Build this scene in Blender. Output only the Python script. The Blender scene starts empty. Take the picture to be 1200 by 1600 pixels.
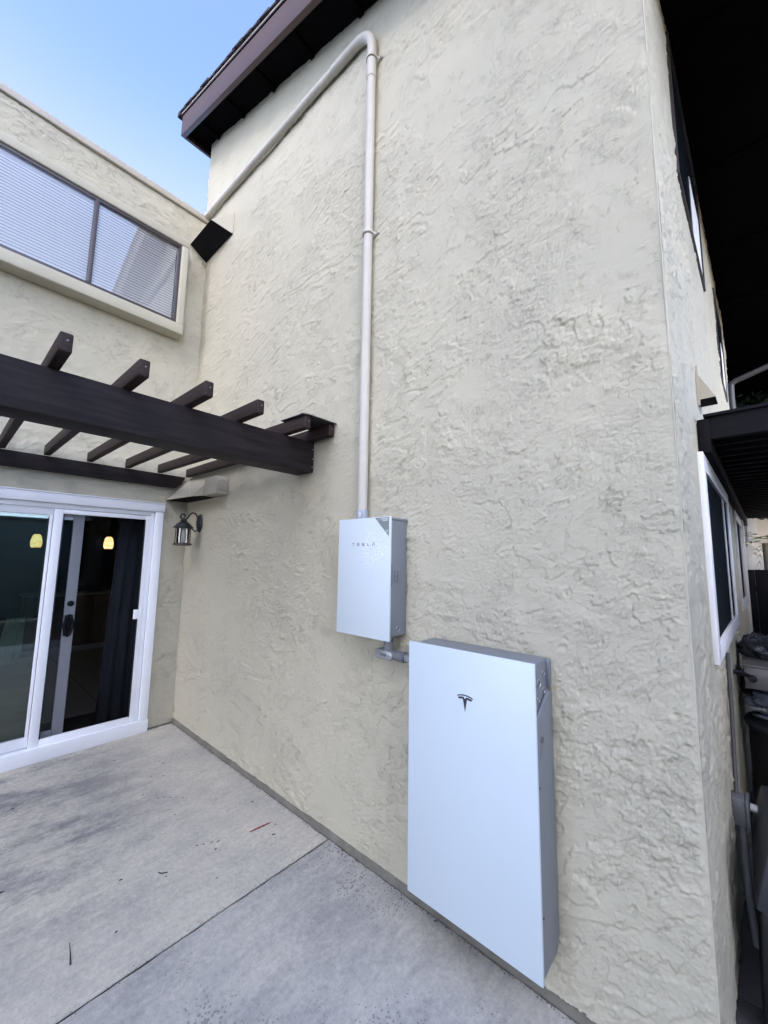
import bpy, bmesh, math, random
import numpy as np
from mathutils import Vector, Matrix

# ------------------------------------------------------------------ camera, world, sun, exposure
sc = bpy.context.scene
col = sc.collection
cam_d = bpy.data.cameras.new('camera')
cam = bpy.data.objects.new('camera', cam_d)
col.objects.link(cam)
sc.camera = cam
cam_d.sensor_fit = 'VERTICAL'
cam_d.sensor_height = 36.0
cam_d.lens = 36.0 * 611.66 / 1600.0
cam_d.clip_start = 0.02
cam_d.clip_end = 500.0
CAM = Vector((4.4397, -1.7488, 1.7105))
cam.matrix_world = (Matrix.Translation(CAM) @ Matrix.Rotation(0.7282, 4, 'Z')
                    @ Matrix.Rotation(1.6883, 4, 'X') @ Matrix.Rotation(0.0148, 4, 'Z'))

SUN_EL, SUN_AZ = math.radians(27.0), math.radians(146.0)   # azimuth from +Y towards +X
world = bpy.data.worlds.new('World')
sc.world = world
world.use_nodes = True
wn = world.node_tree
bg = wn.nodes['Background']
sky = wn.nodes.new('ShaderNodeTexSky')
sky.sky_type = 'NISHITA'
sky.sun_disc = False
sky.sun_elevation = SUN_EL
sky.sun_rotation = SUN_AZ
sky.air_density = 0.36
sky.dust_density = 2.0
sky.ozone_density = 2.2
# pale summer haze: the same at every compass point, thickening from 52 degrees of elevation downwards
tcw = wn.nodes.new('ShaderNodeTexCoord')
sxyz = wn.nodes.new('ShaderNodeSeparateXYZ')
hz = wn.nodes.new('ShaderNodeMapRange'); hz.interpolation_type = 'SMOOTHSTEP'
hz.inputs['From Min'].default_value = math.sin(math.radians(51)); hz.inputs['From Max'].default_value = math.sin(math.radians(35))
hz.inputs['To Min'].default_value = 0.0; hz.inputs['To Max'].default_value = 0.78
hmx = wn.nodes.new('ShaderNodeMix'); hmx.data_type = 'RGBA'; hmx.blend_type = 'LIGHTEN'
hmx.inputs[7].default_value = (0.60, 0.67, 0.74, 1)
wn.links.new(tcw.outputs['Generated'], sxyz.inputs[0])
wn.links.new(sxyz.outputs[2], hz.inputs[0])
wn.links.new(hz.outputs[0], hmx.inputs[0])
wn.links.new(sky.outputs[0], hmx.inputs[6])
wn.links.new(hmx.outputs[2], bg.inputs[0])
bg.inputs[1].default_value = 0.15
sun_dir = Vector((math.sin(SUN_AZ) * math.cos(SUN_EL), math.cos(SUN_AZ) * math.cos(SUN_EL), math.sin(SUN_EL)))
sd = bpy.data.lights.new('sun', 'SUN')
sd.energy = 2.0
sd.angle = math.radians(0.5)
sd.color = (1.0, 0.93, 0.82)
sun = bpy.data.objects.new('sun', sd)
col.objects.link(sun)
sun.rotation_euler = sun_dir.to_track_quat('Z', 'Y').to_euler()
sun.location = (0, 0, 30)

sc.view_settings.view_transform = 'Standard'
sc.view_settings.look = 'None'
sc.view_settings.exposure = 3.13
sc.view_settings.gamma = 1.0
sc.view_settings.use_curve_mapping = False
sc.cycles.use_light_tree = False          # an added block hides the sun: do not spend most samples on it
sc.cycles.max_bounces = 8
sc.cycles.transparent_max_bounces = 12
sc.cycles.caustics_reflective = False
sc.cycles.caustics_refractive = False

rng = random.Random(7)

# ------------------------------------------------------------------ materials
def newmat(name):
    m = bpy.data.materials.new(name)
    m.use_nodes = True
    nt = m.node_tree
    return m, nt, nt.nodes['Principled BSDF']

def N(nt, kind, **kw):
    n = nt.nodes.new(kind)
    for k, v in kw.items():
        if k in n.inputs:
            n.inputs[k].default_value = v
        else:
            setattr(n, k, v)
    return n

def simple(name, c, rough=0.5, metal=0.0, var=0.0, vscale=8.0, bump=0.0, bscale=60.0, stretch=None, spec=0.5, coat=0.0):
    """plain coloured surface with a little mottling and fine relief"""
    m, nt, b = newmat(name)
    b.inputs['Roughness'].default_value = rough
    b.inputs['Metallic'].default_value = metal
    b.inputs['Specular IOR Level'].default_value = spec
    b.inputs['Coat Weight'].default_value = coat
    b.inputs['Coat Roughness'].default_value = 0.06
    b.inputs['Base Color'].default_value = (*c, 1)
    tc = N(nt, 'ShaderNodeTexCoord')
    mp = N(nt, 'ShaderNodeMapping')
    if stretch:
        mp.inputs['Scale'].default_value = stretch
    nt.links.new(tc.outputs['Object'], mp.inputs[0])
    if var > 0:
        n = N(nt, 'ShaderNodeTexNoise', Scale=vscale, Detail=6.0, Roughness=0.65)
        nt.links.new(mp.outputs[0], n.inputs['Vector'])
        r = N(nt, 'ShaderNodeValToRGB')
        r.color_ramp.elements[0].position = 0.3
        r.color_ramp.elements[1].position = 0.7
        r.color_ramp.elements[0].color = (*[x * (1 - var) for x in c], 1)
        r.color_ramp.elements[1].color = (*[min(1, x * (1 + var)) for x in c], 1)
        nt.links.new(n.outputs[0], r.inputs[0])
        nt.links.new(r.outputs[0], b.inputs['Base Color'])
        rr = N(nt, 'ShaderNodeMapRange')
        rr.inputs['To Min'].default_value = max(0.02, rough - 0.12)
        rr.inputs['To Max'].default_value = min(1, rough + 0.12)
        nt.links.new(n.outputs[0], rr.inputs[0])
        nt.links.new(rr.outputs[0], b.inputs['Roughness'])
    if bump > 0:
        n2 = N(nt, 'ShaderNodeTexNoise', Scale=bscale, Detail=5.0, Roughness=0.6)
        nt.links.new(mp.outputs[0], n2.inputs['Vector'])
        bp = N(nt, 'ShaderNodeBump', Strength=1.0, Distance=bump)
        nt.links.new(n2.outputs[0], bp.inputs['Height'])
        nt.links.new(bp.outputs[0], b.inputs['Normal'])
    return m

def stucco_mat(name, c, fine=0.0024):
    m, nt, b = newmat(name)
    b.inputs['Roughness'].default_value = 0.85
    b.inputs['Specular IOR Level'].default_value = 0.25
    tc = N(nt, 'ShaderNodeTexCoord')
    big = N(nt, 'ShaderNodeTexNoise', Scale=1.1, Detail=7.0, Roughness=0.62)
    nt.links.new(tc.outputs['Object'], big.inputs['Vector'])
    r = N(nt, 'ShaderNodeValToRGB')
    e = r.color_ramp.elements
    e[0].position, e[1].position = 0.30, 0.72
    e[0].color = (c[0] * .95, c[1] * .955, c[2] * .965, 1)
    e[1].color = (c[0] * 1.07, c[1] * 1.06, c[2] * 1.03, 1)
    nt.links.new(big.outputs[0], r.inputs[0])
    # faint rain streaks
    mp = N(nt, 'ShaderNodeMapping')
    mp.inputs['Scale'].default_value = (5.0, 5.0, 0.35)
    nt.links.new(tc.outputs['Object'], mp.inputs[0])
    st = N(nt, 'ShaderNodeTexNoise', Scale=2.2, Detail=5.0, Roughness=0.6)
    nt.links.new(mp.outputs[0], st.inputs['Vector'])
    sr = N(nt, 'ShaderNodeMapRange')
    sr.inputs['From Min'].default_value = 0.52
    sr.inputs['From Max'].default_value = 0.78
    sr.inputs['To Min'].default_value = 0.0
    sr.inputs['To Max'].default_value = 0.08
    nt.links.new(st.outputs[0], sr.inputs[0])
    mx = N(nt, 'ShaderNodeMix', data_type='RGBA')
    mx.inputs['B'].default_value = (c[0] * .68, c[1] * .70, c[2] * .72, 1)
    mx.inputs[7].default_value = (c[0] * .68, c[1] * .70, c[2] * .72, 1)
    nt.links.new(sr.outputs[0], mx.inputs[0])
    nt.links.new(r.outputs[0], mx.inputs[6])
    nt.links.new(mx.outputs[2], b.inputs['Base Color'])
    g = N(nt, 'ShaderNodeTexNoise', Scale=120.0, Detail=4.0, Roughness=0.6)
    nt.links.new(tc.outputs['Object'], g.inputs['Vector'])
    g2 = N(nt, 'ShaderNodeTexNoise', Scale=38.0, Detail=5.0, Roughness=0.7, Distortion=1.2)
    nt.links.new(tc.outputs['Object'], g2.inputs['Vector'])
    ad = N(nt, 'ShaderNodeMath', operation='MULTIPLY_ADD')
    ad.inputs[1].default_value = 0.22
    g3 = N(nt, 'ShaderNodeMath', operation='MULTIPLY')
    g3.inputs[1].default_value = 0.35
    nt.links.new(g2.outputs[0], g3.inputs[0])
    nt.links.new(g.outputs[0], ad.inputs[0])
    nt.links.new(g3.outputs[0], ad.inputs[2])
    hs = ad
    for k_, (rot, scl, fr, w_) in enumerate(((-.42, 5.2, 7.0, 1.0), (.12, 9.0, 6.0, .9), (-.95, 6.5, 6.0, .8))):
        mr = N(nt, 'ShaderNodeMapping'); mr.inputs['Rotation'].default_value = (rot, -rot, 0)
        nt.links.new(tc.outputs['Object'], mr.inputs[0])
        ms = N(nt, 'ShaderNodeMapping'); ms.inputs['Scale'].default_value = (.33, .33, 1.0); ms.inputs['Location'].default_value = (3.1 * k_, 1.7 * k_, .9 * k_)
        nt.links.new(mr.outputs[0], ms.inputs[0])
        nn = N(nt, 'ShaderNodeTexNoise', Scale=scl, Detail=10.0, Roughness=0.66)
        nt.links.new(ms.outputs[0], nn.inputs['Vector'])
        mm = N(nt, 'ShaderNodeMath', operation='MULTIPLY'); mm.inputs[1].default_value = fr
        nt.links.new(nn.outputs[0], mm.inputs[0])
        fc = N(nt, 'ShaderNodeMath', operation='FRACT'); nt.links.new(mm.outputs[0], fc.inputs[0])
        mk = N(nt, 'ShaderNodeTexNoise', Scale=2.4 + .5 * k_, Detail=4.0, Roughness=0.6)
        mo = N(nt, 'ShaderNodeMapping'); mo.inputs['Location'].default_value = (9 + 4 * k_, 5, 2 + 7 * k_)
        nt.links.new(tc.outputs['Object'], mo.inputs[0]); nt.links.new(mo.outputs[0], mk.inputs['Vector'])
        mq = N(nt, 'ShaderNodeMapRange')
        for a_, v_ in (('From Min', .49), ('From Max', .56), ('To Min', .0), ('To Max', w_)):
            mq.inputs[a_].default_value = v_
        nt.links.new(mk.outputs[0], mq.inputs[0])
        mu = N(nt, 'ShaderNodeMath', operation='MULTIPLY_ADD')
        nt.links.new(fc.outputs[0], mu.inputs[0]); nt.links.new(mq.outputs[0], mu.inputs[1]); nt.links.new(hs.outputs[0], mu.inputs[2])
        hs = mu
    ad = hs
    bp = N(nt, 'ShaderNodeBump', Strength=1.0, Distance=fine)
    nt.links.new(ad.outputs[0], bp.inputs['Height'])
    nt.links.new(bp.outputs[0], b.inputs['Normal'])
    return m

def concrete_mat(name, c, blotch, pits, seed):
    m, nt, b = newmat(name)
    b.inputs['Specular IOR Level'].default_value = 0.3
    tc = N(nt, 'ShaderNodeTexCoord')
    off = N(nt, 'ShaderNodeMapping')
    off.inputs['Location'].default_value = (seed * 3.7, seed * 1.9, 0)
    nt.links.new(tc.outputs['Object'], off.inputs[0])
    V = off.outputs[0]
    n1 = N(nt, 'ShaderNodeTexNoise', Scale=2.3, Detail=11.0, Roughness=0.70)
    nt.links.new(V, n1.inputs['Vector'])
    r1 = N(nt, 'ShaderNodeValToRGB')
    e = r1.color_ramp.elements
    e[0].position, e[1].position = 0.28, 0.72
    e[0].color = (c[0] * .74, c[1] * .76, c[2] * .80, 1)
    e[1].color = (c[0] * 1.12, c[1] * 1.10, c[2] * 1.06, 1)
    nt.links.new(n1.outputs[0], r1.inputs[0])
    # broom-direction streaks (along y)
    ms = N(nt, 'ShaderNodeMapping')
    ms.inputs['Scale'].default_value = (9.0, 2.2, 1.0)
    nt.links.new(V, ms.inputs[0])
    ns = N(nt, 'ShaderNodeTexNoise', Scale=3.0, Detail=7.0, Roughness=0.7)
    nt.links.new(ms.outputs[0], ns.inputs['Vector'])
    rs = N(nt, 'ShaderNodeMapRange')
    rs.inputs['From Min'].default_value = 0.3
    rs.inputs['From Max'].default_value = 0.7
    rs.inputs['To Min'].default_value = 0.90
    rs.inputs['To Max'].default_value = 1.08
    nt.links.new(ns.outputs[0], rs.inputs[0])
    m1 = N(nt, 'ShaderNodeMix', data_type='RGBA', blend_type='MULTIPLY')
    m1.inputs[0].default_value = 1.0
    nt.links.new(r1.outputs[0], m1.inputs[6])
    nt.links.new(rs.outputs[0], m1.inputs[7])
    # dark worn / mildew blotches, stronger away from the walls where people walk
    mb = N(nt, 'ShaderNodeMapping')
    mb.inputs['Scale'].default_value = (1.9, 0.85, 1.0)
    nt.links.new(V, mb.inputs[0])
    nb = N(nt, 'ShaderNodeTexNoise', Scale=1.5, Detail=14.0, Roughness=0.80)
    nt.links.new(mb.outputs[0], nb.inputs['Vector'])
    rb = N(nt, 'ShaderNodeMapRange')
    rb.inputs['From Min'].default_value = 0.46
    rb.inputs['From Max'].default_value = 0.59
    rb.inputs['To Min'].default_value = 0.0
    rb.inputs['To Max'].default_value = blotch
    nt.links.new(nb.outputs[0], rb.inputs[0])
    sx = N(nt, 'ShaderNodeSeparateXYZ')
    nt.links.new(tc.outputs['Object'], sx.inputs[0])
    wx = N(nt, 'ShaderNodeMapRange', interpolation_type='SMOOTHSTEP')
    for k_, v_ in (('From Min', 2.35), ('From Max', 1.45), ('To Min', 0.25), ('To Max', 1.0)):
        wx.inputs[k_].default_value = v_
    nt.links.new(sx.outputs[0], wx.inputs[0])
    wy = N(nt, 'ShaderNodeMapRange', interpolation_type='SMOOTHSTEP')
    for k_, v_ in (('From Min', -.25), ('From Max', -1.1), ('To Min', 0.22), ('To Max', 1.0)):
        wy.inputs[k_].default_value = v_
    nt.links.new(sx.outputs[1], wy.inputs[0])
    wm = N(nt, 'ShaderNodeMath', operation='MULTIPLY')
    nt.links.new(wx.outputs[0], wm.inputs[0]); nt.links.new(wy.outputs[0], wm.inputs[1])
    wf = N(nt, 'ShaderNodeMath', operation='MULTIPLY')
    nt.links.new(rb.outputs[0], wf.inputs[0])
    if blotch > .6:
        nt.links.new(wm.outputs[0], wf.inputs[1])
    else:
        wf.inputs[1].default_value = 1.0
    m2 = N(nt, 'ShaderNodeMix', data_type='RGBA')
    m2.inputs[7].default_value = (c[0] * .40, c[1] * .415, c[2] * .49, 1)
    nt.links.new(wf.outputs[0], m2.inputs[0])
    nt.links.new(m1.outputs[2], m2.inputs[6])
    # grime specks and pits
    vp = N(nt, 'ShaderNodeTexVoronoi', Scale=85.0)
    nt.links.new(V, vp.inputs['Vector'])
    nm = N(nt, 'ShaderNodeTexNoise', Scale=2.6, Detail=3.0)
    nt.links.new(V, nm.inputs['Vector'])
    thr = N(nt, 'ShaderNodeMapRange')
    thr.inputs['From Min'].default_value = 0.45
    thr.inputs['From Max'].default_value = 0.75
    thr.inputs['To Min'].default_value = 0.0
    thr.inputs['To Max'].default_value = pits
    nt.links.new(nm.outputs[0], thr.inputs[0])
    lt = N(nt, 'ShaderNodeMath', operation='LESS_THAN')
    nt.links.new(vp.outputs['Distance'], lt.inputs[0])
    nt.links.new(thr.outputs[0], lt.inputs[1])
    wn_ = N(nt, 'ShaderNodeTexWhiteNoise')
    nt.links.new(vp.outputs['Position'], wn_.inputs['Vector'])
    gt = N(nt, 'ShaderNodeMath', operation='GREATER_THAN')
    gt.inputs[1].default_value = 0.55
    nt.links.new(wn_.outputs['Value'], gt.inputs[0])
    ml = N(nt, 'ShaderNodeMath', operation='MULTIPLY')
    nt.links.new(lt.outputs[0], ml.inputs[0])
    nt.links.new(gt.outputs[0], ml.inputs[1])
    ml2 = N(nt, 'ShaderNodeMath', operation='MULTIPLY')
    ml2.inputs[1].default_value = 0.62
    nt.links.new(ml.outputs[0], ml2.inputs[0])
    ng = N(nt, 'ShaderNodeTexNoise', Scale=42.0, Detail=8.0, Roughness=0.78)
    nt.links.new(V, ng.inputs['Vector'])
    rg = N(nt, 'ShaderNodeMapRange')
    for k_, v_ in (('From Min', .32), ('From Max', .68), ('To Min', .80), ('To Max', 1.17)):
        rg.inputs[k_].default_value = v_
    nt.links.new(ng.outputs[0], rg.inputs[0])
    mg = N(nt, 'ShaderNodeMix', data_type='RGBA', blend_type='MULTIPLY')
    mg.inputs[0].default_value = 1.0
    nt.links.new(m2.outputs[2], mg.inputs[6]); nt.links.new(rg.outputs[0], mg.inputs[7])
    m2 = mg
    m3 = N(nt, 'ShaderNodeMix', data_type='RGBA')
    m3.inputs[7].default_value = (c[0] * .33, c[1] * .33, c[2] * .38, 1)
    nt.links.new(ml2.outputs[0], m3.inputs[0])
    nt.links.new(m2.outputs[2], m3.inputs[6])
    nt.links.new(m3.outputs[2], b.inputs['Base Color'])
    b.inputs['Roughness'].default_value = 0.78
    # relief
    nf = N(nt, 'ShaderNodeTexNoise', Scale=140.0, Detail=5.0, Roughness=0.65)
    nt.links.new(V, nf.inputs['Vector'])
    a1 = N(nt, 'ShaderNodeMath', operation='SUBTRACT')
    nt.links.new(nf.outputs[0], a1.inputs[0])
    nt.links.new(ml.outputs[0], a1.inputs[1])
    a2 = N(nt, 'ShaderNodeMath', operation='ADD')
    nt.links.new(a1.outputs[0], a2.inputs[0])
    nt.links.new(ns.outputs[0], a2.inputs[1])
    bp = N(nt, 'ShaderNodeBump', Strength=0.9, Distance=0.0016)
    nt.links.new(a2.outputs[0], bp.inputs['Height'])
    nt.links.new(bp.outputs[0], b.inputs['Normal'])
    return m

def glass_mat(name, tint=(0.9, 0.95, 0.93), gain=1.7, ior=1.5):
    m = bpy.data.materials.new(name)
    m.use_nodes = True
    nt = m.node_tree
    nt.nodes.clear()
    out = N(nt, 'ShaderNodeOutputMaterial')
    tr = N(nt, 'ShaderNodeBsdfTransparent')
    tr.inputs[0].default_value = (*tint, 1)
    gl = N(nt, 'ShaderNodeBsdfGlossy', Roughness=0.0)
    fr = N(nt, 'ShaderNodeFresnel', IOR=ior)
    mu = N(nt, 'ShaderNodeMath', operation='MULTIPLY', use_clamp=True)
    mu.inputs[1].default_value = gain
    mix = N(nt, 'ShaderNodeMixShader')
    nt.links.new(fr.outputs[0], mu.inputs[0])
    nt.links.new(mu.outputs[0], mix.inputs[0])
    nt.links.new(tr.outputs[0], mix.inputs[1])
    nt.links.new(gl.outputs[0], mix.inputs[2])
    nt.links.new(mix.outputs[0], out.inputs[0])
    return m

def emit_mat(name, c, strength):
    m, nt, b = newmat(name)
    b.inputs['Base Color'].default_value = (*c, 1)
    b.inputs['Emission Color'].default_value = (*c, 1)
    b.inputs['Emission Strength'].default_value = strength
    m.cycles.emission_sampling = 'NONE'
    return m

WALL_C = (0.455, 0.430, 0.338)
M = {}
M['stucco'] = stucco_mat('stucco', WALL_C)
M['stucco_plain'] = simple('stucco_plain', tuple(x * .97 for x in WALL_C), 0.8, var=0.06, vscale=3, bump=0.0015, bscale=45)
M['wall_paint'] = simple('wall_paint', (0.385, 0.36, 0.285), 0.6, var=0.05, vscale=5, bump=0.0006, bscale=50)
M['foundation'] = simple('foundation', (0.155, 0.148, 0.122), 0.85, var=0.28, vscale=9, bump=0.002, bscale=70)
M['cap_metal'] = simple('cap_metal', (0.46, 0.42, 0.345), 0.5, var=0.06, vscale=4)
M['concrete_old'] = concrete_mat('concrete_old', (0.545, 0.515, 0.440), 0.95, 0.36, 1.0)
M['concrete_new'] = concrete_mat('concrete_new', (0.490, 0.475, 0.430), 0.45, 0.62, 5.0)
M['dirt'] = simple('dirt', (0.10, 0.08, 0.06), 0.95, var=0.3, vscale=3, bump=0.01, bscale=20)
M['paver'] = simple('paver', (0.075, 0.075, 0.078), 0.85, var=0.2, vscale=6, bump=0.002, bscale=80)
M['vinyl'] = simple('vinyl', (0.82, 0.84, 0.87), 0.35, var=0.03, vscale=3)
M['vinyl_aged'] = simple('vinyl_aged', (0.56, 0.56, 0.55), 0.4, var=0.05, vscale=4)
M['unit_white'] = simple('unit_white', (0.54, 0.625, 0.68), 0.38, var=0.02, vscale=1.2, spec=0.4)
def film_glint_mat():  # sparkle of the protective film painted in as lighter specks, upper right
    m = simple('unit_film_glint', (0.56, 0.635, 0.68), 0.32, spec=0.4)
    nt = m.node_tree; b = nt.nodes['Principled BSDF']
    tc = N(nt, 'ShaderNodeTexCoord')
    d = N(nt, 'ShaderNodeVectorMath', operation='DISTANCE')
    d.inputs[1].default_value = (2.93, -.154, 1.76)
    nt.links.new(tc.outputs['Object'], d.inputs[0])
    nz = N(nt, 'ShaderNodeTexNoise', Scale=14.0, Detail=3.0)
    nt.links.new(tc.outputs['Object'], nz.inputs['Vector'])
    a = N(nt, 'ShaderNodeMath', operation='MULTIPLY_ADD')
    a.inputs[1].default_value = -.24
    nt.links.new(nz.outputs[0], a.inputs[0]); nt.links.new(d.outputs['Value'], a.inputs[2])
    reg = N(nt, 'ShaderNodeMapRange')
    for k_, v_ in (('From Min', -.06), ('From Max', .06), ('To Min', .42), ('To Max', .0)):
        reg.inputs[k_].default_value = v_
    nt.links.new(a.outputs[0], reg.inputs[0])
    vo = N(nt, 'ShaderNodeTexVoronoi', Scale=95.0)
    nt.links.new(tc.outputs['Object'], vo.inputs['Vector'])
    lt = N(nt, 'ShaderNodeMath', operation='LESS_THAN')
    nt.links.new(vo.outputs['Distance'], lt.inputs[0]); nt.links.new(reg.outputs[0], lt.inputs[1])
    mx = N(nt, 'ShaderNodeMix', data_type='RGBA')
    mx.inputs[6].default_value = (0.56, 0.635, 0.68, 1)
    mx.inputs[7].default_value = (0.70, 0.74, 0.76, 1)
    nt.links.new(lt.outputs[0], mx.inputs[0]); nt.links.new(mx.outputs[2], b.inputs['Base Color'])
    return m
M['unit_film_glint'] = film_glint_mat()
M['unit_silver'] = simple('unit_silver', (0.20, 0.22, 0.245), 0.42, metal=0.25, var=0.04, vscale=3)
M['unit_silver_dark'] = simple('unit_silver_dark', (0.13, 0.14, 0.16), 0.5, metal=0.2)
M['emblem'] = simple('emblem', (0.03, 0.035, 0.045), 0.3)
M['letter'] = simple('letter', (0.20, 0.22, 0.25), 0.4)
M['sticker'] = simple('sticker', (0.20, 0.235, 0.235), 0.45, var=0.05)
M['sticker_white'] = simple('sticker_white', (0.6, 0.63, 0.65), 0.5)
M['galv'] = simple('galv', (0.42, 0.44, 0.46), 0.32, metal=0.75, var=0.12, vscale=25)
M['pipe_white'] = simple('pipe_white', (0.475, 0.455, 0.400), 0.6, var=0.07, vscale=5, spec=0.3)
M['collar_grey'] = simple('collar_grey', (0.33, 0.37, 0.43), 0.45)
M['stain_wood'] = simple('stain_wood', (0.0165, 0.0125, 0.0130), 0.62, var=0.5, vscale=6, bump=0.0015, bscale=14, stretch=(6, 0.5, 6), spec=0.2)
M['stain_wood_x'] = simple('stain_wood_x', (0.027, 0.0175, 0.0150), 0.6, var=0.4, vscale=6, bump=0.0015, bscale=14, stretch=(0.5, 6, 6), spec=0.2)
M['black_wood'] = simple('black_wood', (0.007, 0.007, 0.009), 0.7, var=0.25, vscale=5, stretch=(0.5, 6, 6), spec=0.1)
M['tar_sheet'] = simple('tar_sheet', (0.018, 0.018, 0.02), 0.55, var=0.3, vscale=12, bump=0.002, bscale=30)
M['fascia'] = simple('fascia', (0.066, 0.034, 0.025), 0.6, var=0.14, vscale=3.0, bump=0.0012, bscale=10, stretch=(0.6, 5, 5))
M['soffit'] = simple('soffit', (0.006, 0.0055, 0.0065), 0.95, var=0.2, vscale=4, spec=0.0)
M['drip'] = simple('drip', (0.36, 0.31, 0.28), 0.45)
M['shingle'] = simple('shingle', (0.035, 0.033, 0.034), 0.9, var=0.4, vscale=40, bump=0.004, bscale=90)
M['alum_brown'] = simple('alum_brown', (0.075, 0.065, 0.068), 0.4, metal=0.3)
M['blind'] = simple('blind', (0.88, 0.89, 0.90), 0.45)
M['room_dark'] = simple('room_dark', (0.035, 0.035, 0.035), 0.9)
M['glass'] = glass_mat('glass', gain=2.2)
M['glass_green'] = glass_mat('glass_green', tint=(0.80, 0.87, 0.83), gain=2.2)
M['glass_upper'] = glass_mat('glass_upper', tint=(1.0, 1.0, 1.0), gain=1.5)
M['screen'] = glass_mat('screen', tint=(0.80, 0.81, 0.83), gain=0.1)
M['pane_screen'] = simple('pane_screen', (0.010, 0.014, 0.018), 0.95, spec=0.05)
M['pane_dark'] = simple('pane_dark', (0.012, 0.016, 0.02), 0.15, spec=0.35)
M['black_plastic'] = simple('black_plastic', (0.012, 0.012, 0.013), 0.4, spec=0.4)
M['lamp_metal'] = simple('lamp_metal', (0.022, 0.024, 0.028), 0.5, metal=0.4, var=0.3, vscale=30)
M['lamp_rust'] = simple('lamp_rust', (0.06, 0.045, 0.04), 0.6, metal=0.3, var=0.3, vscale=40)
M['lamp_glass'] = glass_mat('lamp_glass', tint=(0.88, 0.9, 0.9), gain=1.6)
M['bulb_frost'] = simple('bulb_frost', (0.62, 0.62, 0.58), 0.5)
def pendant_mat():
    m = emit_mat('pendant_glow', (1.0, 0.66, 0.26), 0.27)
    nt = m.node_tree; b = nt.nodes['Principled BSDF']
    tc = N(nt, 'ShaderNodeTexCoord'); mp = N(nt, 'ShaderNodeMapping'); mp.inputs['Scale'].default_value = (6, 6, 26)
    nz = N(nt, 'ShaderNodeTexNoise', Scale=1.6, Detail=3.0, Distortion=1.0)
    r = N(nt, 'ShaderNodeValToRGB')
    r.color_ramp.elements[0].position = .35; r.color_ramp.elements[0].color = (.85, .40, .09, 1)
    r.color_ramp.elements[1].position = .62; r.color_ramp.elements[1].color = (1, .80, .42, 1)
    nt.links.new(tc.outputs['Object'], mp.inputs[0]); nt.links.new(mp.outputs[0], nz.inputs['Vector'])
    nt.links.new(nz.outputs[0], r.inputs[0]); nt.links.new(r.outputs[0], b.inputs['Emission Color'])
    return m
M['pendant_glow'] = pendant_mat()
M['cabinet'] = simple('cabinet', (0.13, 0.062, 0.036), 0.5, var=0.2, vscale=3)
M['counter'] = simple('counter', (0.30, 0.28, 0.26), 0.4)
M['tile'] = simple('tile', (0.34, 0.28, 0.22), 0.35, var=0.12, vscale=3)
M['curtain'] = simple('curtain', (0.022, 0.028, 0.037), 0.9)
M['grey_curtain'] = simple('grey_curtain', (0.55, 0.60, 0.58), 0.9)
M['grey_panel'] = simple('grey_panel', (0.20, 0.19, 0.19), 0.45, metal=0.3, var=0.12, vscale=9)
M['bag'] = simple('bag', (0.03, 0.034, 0.045), 0.28, var=0.2, vscale=6, bump=0.012, bscale=9)
M['bag_grey'] = simple('bag_grey', (0.10, 0.115, 0.15), 0.3, var=0.15, vscale=6, bump=0.012, bscale=9)
M['bin'] = simple('bin', (0.018, 0.022, 0.028), 0.5)
M['neighbour'] = simple('neighbour', (0.60, 0.56, 0.50), 0.85, var=0.08, vscale=2, bump=0.003, bscale=30)
M['shed'] = simple('shed', (0.48, 0.47, 0.45), 0.7, var=0.08, vscale=3)
M['leaf_dark'] = simple('leaf_dark', (0.020, 0.034, 0.016), 0.55, var=0.3, vscale=4)
M['leaf_palm'] = simple('leaf_palm', (0.085, 0.13, 0.045), 0.5, var=0.3, vscale=4)
M['bark'] = simple('bark', (0.07, 0.055, 0.04), 0.9, var=0.3, vscale=10, bump=0.006, bscale=25)
M['garden_wall'] = simple('garden_wall', (0.19, 0.235, 0.215), 0.85, var=0.12, vscale=1.5, bump=0.004, bscale=12)
M['red_mark'] = simple('red_mark', (0.22, 0.035, 0.04), 0.7, var=0.25, vscale=60)
M['speck'] = simple('speck', (0.035, 0.03, 0.03), 0.9)
M['debris'] = simple('debris', (0.085, 0.075, 0.06), 0.95, var=0.4, vscale=30)
M['bronze'] = simple('bronze', (0.33, 0.30, 0.24), 0.45)
M['outlet_grey'] = simple('outlet_grey', (0.17, 0.18, 0.19), 0.5, metal=0.3, var=0.1, vscale=20)
M['downpipe'] = simple('downpipe', (0.06, 0.062, 0.066), 0.5)
M['blocker'] = simple('blocker', (0.40, 0.35, 0.27), 0.85, var=0.08, vscale=0.5)

# ------------------------------------------------------------------ object helpers
ROOT = {}
def root(name, label, cat, loc=(0, 0, 0), group=None, kind=None):
    o = bpy.data.objects.new(name, None)
    col.objects.link(o)
    o.empty_display_size = 0.1
    o.location = loc
    tag(o, label, cat, group, kind)
    return o

def tag(o, label=None, cat=None, group=None, kind=None):
    if label: o['label'] = label
    if cat: o['category'] = cat
    if group: o['group'] = group
    if kind: o['kind'] = kind
    return o

def world_of(p):
    v = Vector((0, 0, 0))
    while p is not None:
        v = v + p.location
        p = p.parent
    return v

def link(name, mesh, mat, parent=None, loc=None, smooth=None):
    """mesh vertices are in world space when loc is None, else relative to loc (a world point)"""
    o = bpy.data.objects.new(name, mesh)
    col.objects.link(o)
    if mat is not None and len(mesh.materials) == 0:
        mesh.materials.append(mat)
    base = world_of(parent) if parent else Vector((0, 0, 0))
    if parent: o.parent = parent
    o.location = (Vector(loc) if loc is not None else Vector((0, 0, 0))) - base
    if smooth is not None:
        angle_smooth(mesh, smooth)
    return o

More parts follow.
